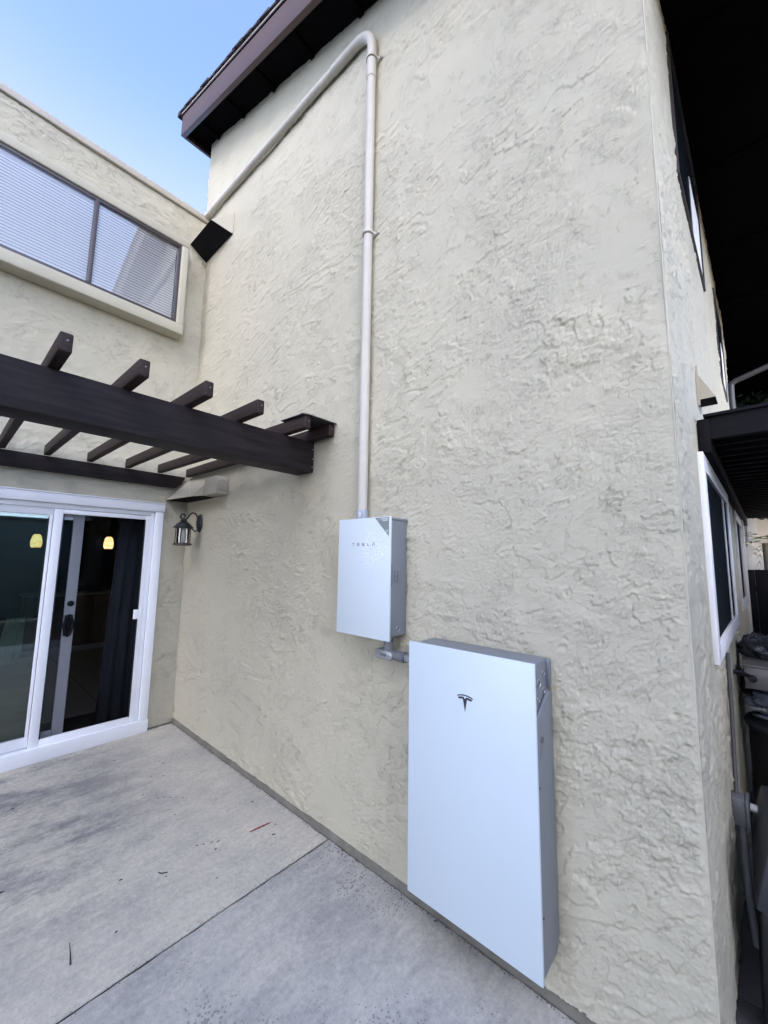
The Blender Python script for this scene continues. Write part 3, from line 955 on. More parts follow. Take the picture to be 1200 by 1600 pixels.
def drape(name, x0, y0, y1, z0, z1, mat, folds, depth, label, cat):
    vs_, fs_ = [], []
    n = 60
    for i in range(n + 1):
        t = i / n
        for z, spread in ((z1, .75), ((z0 + z1) / 2, .9), (z0, 1.0)):
            yy = y1 + (y0 - y1) * t * spread
            vs_.append((x0 + depth * math.sin(t * folds * 2 * math.pi) * spread, yy, z))
    for i in range(n):
        for k in range(2):
            a = i * 3 + k
            fs_.append((a, a + 3, a + 4, a + 1))
    o = link(name, mesh_of(name, vs_, fs_), mat, None, smooth=80)
    sm = o.modifiers.new('thick', 'SOLIDIFY'); sm.thickness = .006
    tag(o, label, cat)
    return o
drape('curtain', -.25, -.62, -.30, .08, 2.35, M['curtain'], 3, .022, 'dark navy curtain gathered at the right side of the door opening', 'curtain')
drape('curtain', -2.0, -1.22, -1.00, .42, .94, M['grey_curtain'], 3, .02, 'pale grey hanging cloth deep behind the fixed left glass', 'curtain')
mt = box('floor_mat', (-.75, -.14), (-1.0, -.36), (.031, .045), M['black_plastic'], None, .004)
tag(mt, 'black floor mat lying just inside the open sliding door', 'mat')
tv = lathe('glass_vase', [(.02, 0), (.03, .02), (.028, .1), (.012, .16), (.014, .2)], (-4.4, -.12, 1.021), M['lamp_glass'], None, 16)
tag(tv, 'small clear glass vase on the dark kitchen countertop', 'vase')

# ------------------------------------------------------------------ corner hoods
hood = root('corner_hood', 'beige corner hood with black underside beneath the parapet, high beside the box window', 'hood', (0, 0, 5.15), 'corner hoods in the inner corner')
D, A_, B_, C_, Wt = Vector((.012, -.192, 5.262)), Vector((.535, -.192, 5.250)), Vector((.645, -.004, 5.150)), Vector((.012, -.004, 5.146)), Vector((.655, -.004, 5.392))
T_ = Vector((.012, -.004, 5.41))
vs_ = [D, A_, B_, C_, Wt, T_]
link('hood_shell', mesh_of('hood_shell', vs_, [(1, 2, 4), (0, 1, 4, 5), (0, 5, 3)]), M['wall_paint'], hood)
dz = Vector((0, 0, -.004))
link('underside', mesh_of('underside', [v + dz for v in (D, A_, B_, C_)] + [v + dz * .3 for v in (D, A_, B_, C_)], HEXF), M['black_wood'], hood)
tube('caulk', [(.660, -.004, 5.395), (.650, -.004, 5.146)], .004, M['stucco_plain'], hood, 6)

hood2 = root('corner_hood', 'beige wedge hood with round grille box above the wall lantern', 'hood', (0, 0, 2.28), 'corner hoods in the inner corner')
T, K, Mm, Nn = Vector((.012, -.235, 2.284)), Vector((.012, -.006, 2.575)), Vector((.39, -.130, 2.302)), Vector((.64, -.122, 2.288))
Nt, Wt2, B0, B1 = Vector((.64, -.108, 2.405)), Vector((.64, -.006, 2.480)), Vector((.012, -.006, 2.285)), Vector((.64, -.006, 2.282))
vs_ = [T, K, Mm, Nn, Nt, Wt2, B0, B1]
link('hood_shell', mesh_of('hood_shell', vs_, [(0, 2, 1), (2, 4, 5, 1), (2, 3, 4), (3, 7, 5, 4), (0, 1, 6)]), M['wall_paint'], hood2)
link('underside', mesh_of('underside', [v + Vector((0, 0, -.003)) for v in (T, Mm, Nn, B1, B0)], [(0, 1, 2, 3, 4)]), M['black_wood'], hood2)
box('vent_box', (.652, .905), (-.122, -.004), (2.285, 2.452), M['wall_paint'], hood2, .006)
lathe('round_grille', [(.054, -.002), (.054, .006), (.048, .010), (.044, .006), (.040, .007), (.010, .009), (.008, .012), (.0, .012)], (.905, -.062, 2.368), M['bronze'], hood2, 28, 'X')

# ------------------------------------------------------------------ pergola over the door
perg = root('pergola', 'dark brown stained timber pergola over the sliding door', 'pergola', (1.1, -1.2, 0))
beam = box('beam', (2.0, 2.19), (-6.5, -.004), (2.322, 2.545), M['stain_wood'], perg, .008)
for z in (2.36, 2.42, 2.49):
    lathe('nail', [(.0, .004), (.004, .003), (.005, .0)], (2.19, -.018, z), M['galv'], beam, 8, 'X')
prism('ledger', [(.02, -6.5, 2.415), (.02, -.165, 2.415), (.02, -.115, 2.455), (.02, -.07, 2.545), (.02, -6.5, 2.545)], (.05, 0, 0), M['stain_wood'], perg, .004)
rw, rh = .047, .085
raf = [(-1.51, -1.487), (-1.225, -1.193), (-.925, -.888), (-.622, -.578), (-.335, -.235), (-.055, -.028)]
for i in range(8): raf.append((-1.80 - .3 * i, -1.78 - .3 * i))
for ya, yb in raf:
    j = rng.uniform(-.012, .012)
    xa, xb = .075, 2.42 + j
    za = 2.547
    c = [(xa, ya - rw / 2, za), (xb, yb - rw / 2, za), (xb, yb + rw / 2, za), (xa, ya + rw / 2, za),
         (xa, ya - rw / 2, za + rh), (xb, yb - rw / 2, za + rh), (xb, yb + rw / 2, za + rh), (xa, ya + rw / 2, za + rh)]
    r_ = hexa('rafter', c, M['stain_wood_x'], perg, .007, seg=3)
    lathe('nail', [(.0, .003), (.004, .002), (.0045, .0)], (xb, yb + .004, za + rh * .6), M['outlet_grey'], r_, 8, 'X')
# curled tar sheet nailed over the last two rafter tips
vs_, fs_ = [], []
nx, ny = 10, 14
for i in range(nx + 1):
    for j in range(ny + 1):
        u, v = i / nx, j / ny
        x = 2.17 + .26 * u - .03 * max(0, .15 - v) * 4 * (u > .8)
        y = -.285 + .282 * v
        z = 2.6375 + .0015 * math.sin(u * 6 + v * 3) + .012 * max(0, .3 - u) * (1 - v)
        vs_.append((x, y, z))
for i in range(nx):
    for j in range(ny):
        a = i * (ny + 1) + j
        fs_.append((a, a + ny + 1, a + ny + 2, a + 1))
o = link('cover_sheet', mesh_of('cover_sheet', vs_, fs_), M['tar_sheet'], perg, smooth=60)
o.modifiers.new('thick', 'SOLIDIFY').thickness = .005

# ------------------------------------------------------------------ wall lantern
lan = root('wall_lantern', 'dark metal wall lantern with clear glass in the inner corner by the door', 'lantern', (.345, 0, 2.04))
lathe('backplate', [(.0, -.028), (.030, -.026), (.052, -.014), (.058, .0)], (0, 0, 0), M['lamp_metal'], lan, 28, 'Y').location = (0, 0, 0)
bp_ = lan.children[0]
bp_.data.transform(Matrix.Diagonal((1, 1, 1.65, 1)))
bp_.location = (0.0, -.006, 0)
cx, cy = .345, -.165
arm = [(.345, -.02, 2.065)]
for i in range(15):
    a = math.radians(0 + 180 * i / 14)
    arm.append((.345, -.075 - .055 * (-math.cos(a)) * -1 + .0, 2.085 + .052 * math.sin(a)))
arm = [(.345, -.025, 2.06), (.345, -.035, 2.10), (.345, -.055, 2.132), (.345, -.085, 2.140), (.345, -.110, 2.122), (.345, -.128, 2.090), (.345, -.150, 2.068),
       (.345, -.178, 2.066), (.345, -.198, 2.084), (.345, -.196, 2.108), (.345, -.178, 2.120), (.345, -.160, 2.112), (.345, -.158, 2.096), (.345, -.170, 2.088)]
def smoothpath(p, k=4):
    P = [Vector(q) for q in p]; out = []
    for i in range(len(P) - 1):
        p0, p1, p2, p3 = P[max(i - 1, 0)], P[i], P[i + 1], P[min(i + 2, len(P) - 1)]
        for j in range(k):
            t = j / k
            out.append(.5 * ((2 * p1) + (p2 - p0) * t + (2 * p0 - 5 * p1 + 4 * p2 - p3) * t * t + (3 * p1 - p0 - 3 * p2 + p3) * t ** 3))
    out.append(P[-1])
    return out
tube('arm', smoothpath(arm), .0075, M['lamp_metal'], lan, 10)
tube('brace', smoothpath([(.345, -.03, 1.965), (.345, -.055, 1.955), (.345, -.075, 1.972), (.345, -.098, 1.985)]), .006, M['lamp_metal'], lan, 8)
lathe('cap', [(.010, 2.078), (.016, 2.062), (.034, 2.056), (.034, 2.048), (.022, 2.044), (.050, 2.030), (.074, 2.008), (.078, 1.998), (.092, 1.992), (.092, 1.984), (.070, 1.978)], (cx, cy, 0), M['lamp_metal'], lan, 28)
lathe('base', [(.066, 1.832), (.084, 1.826), (.086, 1.812), (.060, 1.806)], (cx, cy, 0), M['lamp_rust'], lan, 28)
for i in range(6):
    a = 2 * math.pi * (i + .4) / 6
    tube('cage_bar', [(cx + .070 * math.cos(a), cy + .070 * math.sin(a), 1.83), (cx + .066 * math.cos(a), cy + .066 * math.sin(a), 1.985)], .0045, M['lamp_metal'], lan, 8)
lathe('glass', [(.058, 1.832), (.058, 1.976)], (cx, cy, 0), M['lamp_glass'], lan, 24)
lathe('bulb', [(.020, 1.834), (.030, 1.85), (.032, 1.93), (.026, 1.960), (.012, 1.968)], (cx, cy, 0), M['bulb_frost'], lan, 18)

# ------------------------------------------------------------------ white conduit on the main wall
pipe = root('conduit', 'white painted conduit bending over the wall down to the smaller unit', 'conduit', (2.735, -.037, 2.0))
PR = .0305
VX, VY = 2.735, -.040
p_end = Vector((-.06, VY, 5.722)); p_in = Vector((2.54, VY, 5.556))
tube('pipe', [p_end, p_in], PR, M['pipe_white'], pipe, 24)
tube('pipe', [(VX, VY, 2.0), (VX, VY, 5.30)], PR, M['pipe_white'], pipe, 24)
d1 = (p_in - p_end).normalized()
q0 = p_in - d1 * .22
b0, b3 = p_in, Vector((VX, VY, 5.35))
b1 = p_in + d1 * .125; b2 = Vector((VX, VY, 5.48))
el = [q0, p_in - d1 * .05]
for i in range(17):
    t = i / 16
    el.append(b0 * (1 - t) ** 3 + b1 * 3 * t * (1 - t) ** 2 + b2 * 3 * t * t * (1 - t) + b3 * t ** 3)
el += [(VX, VY, 5.20), (VX, VY, 5.10)]
tube('elbow', el, PR + .0035, M['pipe_white'], pipe, 24)
for p0, p1 in ((q0 - d1 * .012, q0 + d1 * .02), (p_in - d1 * .03, p_in - d1 * .018)):
    tube('coupling', [p0, p1], PR + .0048, M['pipe_white'], pipe, 24)
tube('coupling', [(VX, VY, 1.942), (VX, VY, 2.005)], PR + .006, M['collar_grey'], pipe, 24)
box('tag_plate', (VX + .006, VX + .03), (VY - .0385, VY - .0365), (1.957, 1.985), M['sticker_white'], pipe)
for zc in (3.885, 5.262):
    vs_, fs_ = [], []
    prof = []
    R_ = PR + .0040 if zc < 5 else PR + .0062
    for i in range(19):
        a = math.radians(200 - 220 * i / 18)
        prof.append((VX + R_ * math.cos(a), VY - R_ * math.sin(a)))
    prof += [(VX + R_ + .004, -.012), (VX + R_ + .010, -.007), (VX + R_ + .038, -.006)]
    for x, y in prof:
        vs_ += [(x, y, zc - .011), (x, y, zc + .011)]
    for i in range(len(prof) - 1):
        fs_.append((2 * i, 2 * i + 2, 2 * i + 3, 2 * i + 1))
    s_ = link('strap', mesh_of('strap', vs_, fs_), M['pipe_white'], pipe, smooth=50)
    md = s_.modifiers.new('thick', 'SOLIDIFY'); md.thickness = .004; md.offset = 1
    lathe('screw', [(.0, -.006), (.004, -.006), (.006, -.003), (.006, .0)], (VX + R_ + .024, -.010, zc), M['galv'], s_, 10, 'Y')

# ------------------------------------------------------------------ the two wall units
GX, GZ, GW, GH, GD = 2.6537, 1.2768, .411, .660, .1539
gate = root('electrical_cabinet', 'smaller white-fronted grey electrical cabinet at the foot of the conduit', 'electrical cabinet', (GX + GW / 2, 0, GZ))
box('body', (GX + .012, GX + GW - .002), (-GD + .014, -.006), (GZ + .018, GZ + GH - .010), M['unit_silver'], gate, .008, seg=3)
box('rain_lip', (GX + .010, GX + GW + .002), (-GD + .016, -.004), (GZ + GH - .020, GZ + GH - .004), M['unit_silver'], gate, .006, seg=3)
box('front_panel', (GX, GX + GW), (-GD, -GD + .0125), (GZ, GZ + GH), M['unit_film_glint'], gate, .0025)
yF = -GD
def flat(name, pts, mat, parent, y, t=.0012):
    return prism(name, [(px, y, pz) for px, pz in pts], (0, -t, 0), mat, parent)
tri = [(GX + GW - .112, GZ + GH - .004), (GX + GW - .008, GZ + GH - .004), (GX + GW - .008, GZ + GH - .108)]
st = flat('corner_sticker', tri, M['sticker'], gate, yF)
for x0, x1, z in ((-.088, -.080, -.016), (-.070, -.014, -.012), (-.058, -.014, -.020)):
    flat('printed_line', [(GX + GW + x0, GZ + GH + z - .0022), (GX + GW + x1, GZ + GH + z - .0022), (GX + GW + x1, GZ + GH + z + .0022), (GX + GW + x0, GZ + GH + z + .0022)], M['sticker_white'], st, yF - .0012, .0004)
for zz in (-.074, -.082):
    flat('printed_line', [(GX + GW - .030, GZ + GH + zz - .0015), (GX + GW - .012, GZ + GH + zz - .0015), (GX + GW - .012, GZ + GH + zz + .0015), (GX + GW - .030, GZ + GH + zz + .0015)], M['sticker_white'], st, yF - .0012, .0004)
# thin spaced lettering on the cabinet front
LX, LZ, LH, LW, LS = 2.772, 1.7795, .0165, .0185, .0405
def bar(x0, x1, z0, z1, par):
    flat('letter_bar', [(x0, z0), (x1, z0), (x1, z1), (x0, z1)], M['letter'], par, yF, .0008)
def letter(ch, i):
    x = LX + LS * i; z = LZ; w, h, t = LW, LH, .0034
    vs_ = []
    B = []
    if ch == 'T': B = [(x, x + w, z + h - t, z + h), (x + w / 2 - t / 2, x + w / 2 + t / 2, z, z + h - t - .001)]
    if ch == 'E': B = [(x, x + w, z + h - t, z + h), (x, x + w, z + h / 2 - t / 2, z + h / 2 + t / 2), (x, x + w, z, z + t)]
    if ch == 'S': B = [(x, x + w, z + h - t, z + h), (x, x + t, z + h / 2 + t / 2, z + h - t), (x, x + w, z + h / 2 - t / 2, z + h / 2 + t / 2), (x + w - t, x + w, z + t, z + h / 2 - t / 2), (x, x + w, z, z + t)]
    if ch == 'L': B = [(x, x + t, z + t, z + h), (x, x + w, z, z + t)]
    if ch == 'A': B = [(x, x + w, z + h - t, z + h), (x, x + t, z, z + h / 2 - .001), (x + w - t, x + w, z, z + h / 2 - .001), (x, x + w, z + h / 2 - t / 2, z + h / 2 + t / 2)]
    vv, ff = [], []
    for a, b, c_, d in B:
        k = len(vv)
        vv += [(a, yF, c_), (b, yF, c_), (b, yF, d), (a, yF, d), (a, yF - .0008, c_), (b, yF - .0008, c_), (b, yF - .0008, d), (a, yF - .0008, d)]
        ff += [tuple(k + q for q in f) for f in HEXF]
    link('letter', mesh_of('letter', vv, ff), M['letter'], gate)
for i, ch in enumerate('TESLA'): letter(ch, i)
xs = GX + GW - .002
box('latch_plate', (xs - .001, xs + .0022), (-.126, -.070), (1.575, 1.66), M['unit_silver'], gate, .002)
box('latch_slot', (xs + .0023, xs + .003), (-.118, -.084), (1.612, 1.617), M['unit_silver_dark'], gate)
box('latch_slot', (xs + .0023, xs + .003), (-.118, -.110), (1.585, 1.645), M['unit_silver_dark'], gate)
box('latch_slot', (xs + .0023, xs + .003), (-.092, -.084), (1.585, 1.645), M['unit_silver_dark'], gate)
box('latch_notch', (xs - .0005, xs + .002), (-GD + .0128, -GD + .022), (1.565, 1.68), M['unit_silver_dark'], gate)
def knockout(parent, x, y, z, r):
    k = lathe('knockout', [(r * 1.12, -.001), (r * 1.12, .0022), (r * .98, .0034), (r * .86, .0010), (0, .0010)], (x, y, z), M['galv'], parent, 22, 'X')
    lathe('disc', [(r * .84, .0011), (r * .78, .0022), (0, .0026)], (x, y, z), M['unit_silver_dark'], k, 18, 'X')
knockout(gate, xs, -.080, 1.335, .014)

PX, PZ, PW, PH, PD = 3.2281, .2138, .609, 1.099, .190
bat = root('wall_battery', 'large white home battery with dark emblem mounted low on the stucco', 'battery', (PX + PW / 2, 0, PZ))
xe = PX + PW
box('body', (PX + .014, xe - .016), (-PD + .012, -.006), (PZ + .02, PZ + PH - .006), M['unit_silver'], bat, .012, seg=3)
prism('side_cover', [(xe - .0155, -PD + .013, PZ + .012), (xe - .0155, -.040, PZ + .012), (xe - .0155, -.008, PZ + .060), (xe - .0155, -.008, 1.170), (xe - .0155, -.044, 1.182), (xe - .0155, -PD + .013, 1.100)],
      (.0135, 0, 0), M['unit_silver'], bat, .005, 3)
box('back_flange', (xe - .020, xe - .002), (-.026, -.003), (1.19, PZ + PH - .012), M['unit_silver'], bat, .004, seg=3)
box('front_panel', (PX, xe), (-PD - .003, -PD + .0115), (PZ, PZ + PH), M['unit_white'], bat, .003)
for y, z, r in ((-.060, 1.252, .010), (-.112, 1.222, .016), (-.062, 1.185, .012), (-.122, 1.162, .009)):
    knockout(bat, xe - .016, y, z, r)
xc_ = xe - .002
box('switch_recess', (xc_ - .001, xc_ + .0016), (-.152, -.118), (.955, 1.09), M['unit_silver'], bat, .003)
lathe('keyhole', [(.013, -.001), (.013, .0025), (.009, .0035), (.008, .001), (0, .001)], (xc_ + .002, -.135, 1.022), M['unit_silver_dark'], bat, 18, 'X')
for z in (.86, .42):
    lathe('side_screw', [(.004, .0), (.004, .002), (0, .0025)], (xc_, -PD + .022, z), M['black_plastic'], bat, 8, 'X')
# emblem: a curved bar over a tapering T
yE = -PD - .003
ex, ez = 3.5345, 1.1325
em = root('emblem', None, None, (ex, yE, ez)); em.parent = bat; em.location = Vector((ex, yE, ez)) - world_of(bat)
W2 = .0375
def arc(h0, h1, half, n=14):
    top, bot = [], []
    for i in range(n + 1):
        t = -1 + 2 * i / n
        x = half * t
        top.append((x, h0 - .0078 * t * t)); bot.append((x, h1 - .0078 * t * t))
    return top + bot[::-1]
def emb(name, pts):
    o = flat(name, [(ex + a, ez + b) for a, b in pts], M['emblem'], em, yE, .0012)
bpy.data.objects.remove(em)
def emb(name, pts):
    return flat(name, [(ex + a, ez + b) for a, b in pts], M['emblem'], bat, yE, .0012)
emb('emblem_bar', arc(0, -.0048, W2))
L_, R__ = [], []
for i in range(8):
    t = i / 7
    x = -.0345 + t * (.0345 - .0085)
    L_.append((x, -.0092 - .0074 * (x / W2) ** 2))
body = L_ + [(-.0070, -.0092), (0, -.0185), (.0070, -.0092)] + [(-a, b) for a, b in L_[::-1]] + \
       [(.0305, -.0215), (.0240, -.0205), (.0125, -.0180), (.0095, -.0200), (0, -.0700), (-.0095, -.0200), (-.0125, -.0180), (-.0240, -.0205), (-.0305, -.0215)]
emb('emblem_tee', body)

# conduit body that joins the two units
lb = root('conduit_fitting', 'small grey metal conduit fitting joining the two white units', 'fitting', (3.0, -.075, 1.2))
fy = -.075
tube('nipple', [(2.995, fy, 1.30), (2.995, fy, 1.235)], .021, M['galv'], lb, 18)
tube('locknut', [(2.995, fy, 1.272), (2.995, fy, 1.258)], .029, M['unit_silver_dark'], lb, 12)
tube('hub', [(2.995, fy, 1.255), (2.995, fy, 1.205)], [.027, .030], M['outlet_grey'], lb, 18)
prf = []
for i in range(24):
    a = 2 * math.pi * i / 24
    prf.append((2.985 + .040 * (1 if math.cos(a) > 0 else -1) * (abs(math.cos(a)) > 1e-6) + .027 * math.cos(a), fy + .024, 1.193 + .027 * math.sin(a)))
prism('fitting_body', prf, (0, -.052, 0), M['outlet_grey'], lb, .004)
prf2 = [(2.985 + (p[0] - 2.985) * .90, fy - .0285, 1.193 + (p[2] - 1.193) * .82) for p in prf]
cv = prism('cover', prf2, (0, -.005, 0), M['galv'], lb, .0015)
for x in (2.942, 3.028):
    lathe('screw', [(0, -.004), (.006, -.003), (.0065, 0)], (x, fy - .0335, 1.193), M['galv'], cv, 12, 'Y')
box('name_plate', (2.965, 3.006), (fy - .0345, fy - .0336), (1.186, 1.200), M['unit_silver_dark'], cv)
tube('hub', [(3.04, fy, 1.193), (3.105, fy, 1.193)], [.026, .029], M['outlet_grey'], lb, 18)
tube('locknut', [(3.105, fy, 1.193), (3.118, fy, 1.193)], .027, M['unit_silver_dark'], lb, 12)
tube('pipe', [(3.118, fy, 1.193), (3.245, fy, 1.193)], .0215, M['galv'], lb, 18)

# ------------------------------------------------------------------ side wall fittings
vh = root('vent_hood', 'small beige metal vent hood on the side wall above the slatted awning', 'vent', SW(.9, 0, 2.6))
v0, v1 = .86, 1.0
vt = [SW(v0, .002, 2.735), SW(v1, .002, 2.735), SW(v1, .075, 2.575), SW(v0, .075, 2.575), SW(v0, .002, 2.575), SW(v1, .002, 2.575)]
link('hood_shell', mesh_of('hood_shell', vt, [(0, 1, 2, 3), (0, 3, 4), (1, 5, 2)]), M['wall_paint'], vh)
link('opening', mesh_of('opening', [v + Vector((0, 0, .002)) for v in (vt[3], vt[2], vt[5], vt[4])], [(0, 1, 2, 3)]), M['black_wood'], vh)
swbox('flange', (v0 - .02, v0 - .001), (.001, .012), (2.54, 2.76), M['wall_paint'], vh)

aw = root('slatted_awning', 'black slatted timber awning over the ground-floor side window', 'awning', SW(2.5, 0, 2.3))
swbox('ledger', (.70, 5.6), (.004, .050), (2.25, 2.42), M['black_wood'], aw, .003)
for i in range(33):
    s = .705 + i * .147
    w = swbox('slat', (s, s + .042), (.0505, 1.30), (2.315, 2.425), M['black_wood'], aw)
swbox('cover_board', (.69, 5.65), (.03, 1.32), (2.426, 2.44), M['black_wood'], aw)
swbox('post', (5.3, 5.38), (1.2, 1.28), (0, 2.314), M['black_wood'], aw)

ob = root('outlet_box', 'small grey weatherproof outlet box with conduit low on the side wall', 'outlet box', SW(.9, 0, .5))
swbox('box', (.86, .94), (.002, .052), (.49, .61), M['outlet_grey'], ob, .004)
swbox('lid', (.85, .95), (.0525, .066), (.485, .615), M['outlet_grey'], ob, .004)
a_, b__ = SW(.90, .067, .575), SW(.90, .092, .572)
tube('plug', [a_, b__], .017, M['vinyl_aged'], ob, 12)
tube('cable', smoothpath([SW(.90, .09, .57), SW(.90, .115, .565), SW(.92, .135, .53), SW(.93, .15, .46)]), .004, M['vinyl_aged'], ob, 8)
tube('pipe', [SW(.885, .034, .485), SW(.885, .036, .20), SW(.885, .050, -.01)], .015, M['outlet_grey'], ob, 12)
tube('pipe', [SW(.92, .020, .61), SW(1.05, .020, .95), SW(1.08, .020, 1.24)], .009, M['downpipe'], ob, 10)

# ------------------------------------------------------------------ dark clutter along the side path
dr = root('black_drum', 'round black lidded drum with hose behind the stucco corner', 'drum', (4.66, 1.95, 0))
lathe('drum_body', [(.20, 0), (.225, .02), (.225, .30), (.23, .33), (.225, .36), (.225, .66)], (4.66, 1.95, 0), M['black_plastic'], dr, 32)
lathe('lid', [(.24, .662), (.245, .68), (.235, .70), (.10, .735), (0, .74)], (4.66, 1.95, 0), M['bin'], dr, 32)
tube('hose', smoothpath([(4.47, 1.86, .74), (4.50, 1.74, .765), (4.60, 1.70, .77), (4.70, 1.76, .76), (4.62, 1.80, .775), (4.50, 1.82, .77)]), .011, M['bag_grey'], dr, 10)
tube('spray_nozzle', [(4.455, 1.80, .79), (4.53, 1.78, .80), (4.60, 1.77, .795)], [.012, .018, .014], M['galv'], dr, 12)
gb = root('grey_metal_box', 'grey metal box with a round black knob standing on dark bags', 'metal box', (4.55, 1.9, .92))
box('body', (4.437, 4.64), (1.82, 2.1), (.905, 1.045), M['grey_panel'], gb, .006)
lathe('knob', [(.0, -.03), (.020, -.028), (.023, -.012), (.022, 0)], (4.475, 1.82, .972), M['black_plastic'], gb, 18, 'Y')
box('lid', (4.43, 4.65), (1.80, 2.11), (1.046, 1.058), M['grey_panel'], gb, .003)
def crumple(name, c, r, mat, seed, label, cat, group=None):
    nz = Noise(seed)
    bm = bmesh.new()
    bmesh.ops.create_icosphere(bm, subdivisions=4, radius=1)
    for v in bm.verts:
        p = v.co.copy()
        a = np.array([p.x * 2.2 + 9 + p.z]); b = np.array([p.y * 2.2 + 4 - p.z * 1.7])
        k = 1 + .9 * (float(nz.fbm(a, b, 4, .6)[0]) - .5)
        kk = abs(float(nz.v(a * 2.6, b * 2.6)[0]) - .5) * .34
        v.co = Vector((p.x * r[0], p.y * r[1], max(p.z, -.75) * r[2])) * (k - kk)
    me = bpy.data.meshes.new(name); bm.to_mesh(me); bm.free()
    for p in me.polygons: p.use_smooth = True
    o = link(name, me, mat, None, c)
    tag(o, label, cat, group)
    return o
bgp = 'plastic bags heaped on the side path'
crumple('plastic_bag', (4.60, 1.88, .83), (.17, .16, .075), M['bag_grey'], 41, 'blue-grey plastic bag crumpled under the grey metal box', 'bag', bgp)
crumple('plastic_bag', (4.58, 2.18, 1.12), (.17, .16, .11), M['bag'], 42, 'black plastic bag heaped above and behind the grey metal box', 'bag', bgp)
crumple('plastic_bag', (4.56, 2.34, .85), (.16, .2, .16), M['bag'], 43, 'black plastic bag between the drum and the stucco side wall', 'bag', bgp)
crumple('plastic_bag', (4.74, 1.75, 1.10), (.15, .10, .05), M['bag_grey'], 44, 'folded blue-grey plastic lying across the top of the metal box', 'bag', bgp)
tr = tube('garden_trowel', [(4.372, 1.62, 1.035), (4.40, 1.66, 1.03), (4.43, 1.70, 1.018), (4.47, 1.76, .995)], [.004, .016, .017, .008], M['black_plastic'], None, 10)
tag(tr, 'pointed black blade poking out under the white window corner', 'tool')
fence2 = root('dark_fence', 'black timber screen closing the side path behind the bags', 'fence', (4.9, 6.2, 0))
for i in range(8):
    x = 4.50 + .15 * i
    box('board', (x, x + .1485), (6.2, 6.23), (0, 1.62 + .004 * (i % 3)), M['black_wood'], fence2, .003)
box('rail', (4.5, 5.7), (6.231, 6.27), (1.3, 1.38), M['black_wood'], fence2)
bn = root('black_bin', 'black plastic bin with overhanging lid at the right edge of the path', 'bin', (4.72, .7, 0))
hexa('bin_body', [(4.405, .42, -.01), (5.0, .42, -.01), (5.0, .95, -.01), (4.405, .95, -.01), (4.425, .40, .43), (5.03, .40, .43), (5.03, 1.0, .43), (4.425, 1.0, .43)], M['black_plastic'], bn, .012)
hexa('lid', [(4.410, .38, .435), (5.05, .38, .435), (5.05, 1.02, .435), (4.410, 1.02, .435), (4.462, .42, .66), (5.0, .42, .66), (5.0, .98, .66), (4.462, .98, .66)], M['bin'], bn, .012)

# ------------------------------------------------------------------ beyond the side path
dp = root('downpipe', 'dim grey bent downpipe rising above the awning beyond the side wall', 'pipe', (4.58, 5.2, 0))
tube('pipe', smoothpath([(4.565, 5.2, 2.2), (4.56, 5.2, 3.6), (4.56, 5.2, 4.06), (4.59, 5.2, 4.16), (4.75, 5.2, 4.22), (5.5, 5.2, 4.46)]), .035, M['downpipe'], dp, 14)
nb = root('neighbour_house', 'pale neighbouring wall glimpsed beyond the side path', 'house', (5.2, 10.5, 0))
box('wall', (2.5, 9.0), (10.5, 10.7), (0, 3.3), M['neighbour'], nb)
box('roof', (1.0, 9.9), (6.9, 13.5), (3.31, 3.45), M['shingle'], nb)  # unseen front overhang, drawn out deep to shade the wall below
box('window', (4.70, 4.86), (10.46, 10.499), (2.2, 2.75), M['vinyl_aged'], nb, .004)
ar = []
for i in range(13):
    a = math.pi / 2 * i / 12
    ar.append((4.60 + .34 * math.sin(a), 9.0, 1.40 + .72 * math.cos(a)))
sh = prism('garden_shed', [(4.42, 9.0, 0), (4.42, 9.0, 2.12)] + ar + [(4.94, 9.0, 0)], (0, .6, 0), M['shed'])
tag(sh, 'pale round-topped panel standing before the neighbouring wall', 'shed')
pt = root('potted_palm', 'green palm fronds hanging in front of the neighbouring wall', 'palm', (5.1, 9.3, 0))
tube('trunk', [(4.92, 8.6, 0), (4.91, 8.6, 1.2), (4.90, 8.6, 2.1)], [.07, .06, .05], M['bark'], pt, 10)
vs_, fs_ = [], []
for k in range(16):
    a = 2 * math.pi * k / 16 + rng.uniform(-.2, .2)
    ln = rng.uniform(.45, .75); up = rng.uniform(.05, .4)
    pts = []
    for i in range(9):
        t = i / 8
        pts.append(Vector((4.90 + math.cos(a) * ln * t, 8.6 + math.sin(a) * ln * t, 2.1 + up * math.sin(t * 2.2) - .55 * t * t)))
    side = Vector((-math.sin(a), math.cos(a), 0))
    for i in range(1, 9):
        for sg in (-1, 1):
            p = pts[i]; tip = p + side * sg * .13 * (1.15 - i / 9) + (pts[i] - pts[i - 1]) * .9 + Vector((0, 0, -.05))
            b = len(vs_)
            vs_ += [p, p + (pts[i] - pts[i - 1]) * .30, tip]
            fs_.append((b, b + 1, b + 2))
f_ = link('fronds', mesh_of('fronds', vs_, fs_), M['leaf_palm'], pt)
f_['kind'] = 'stuff'
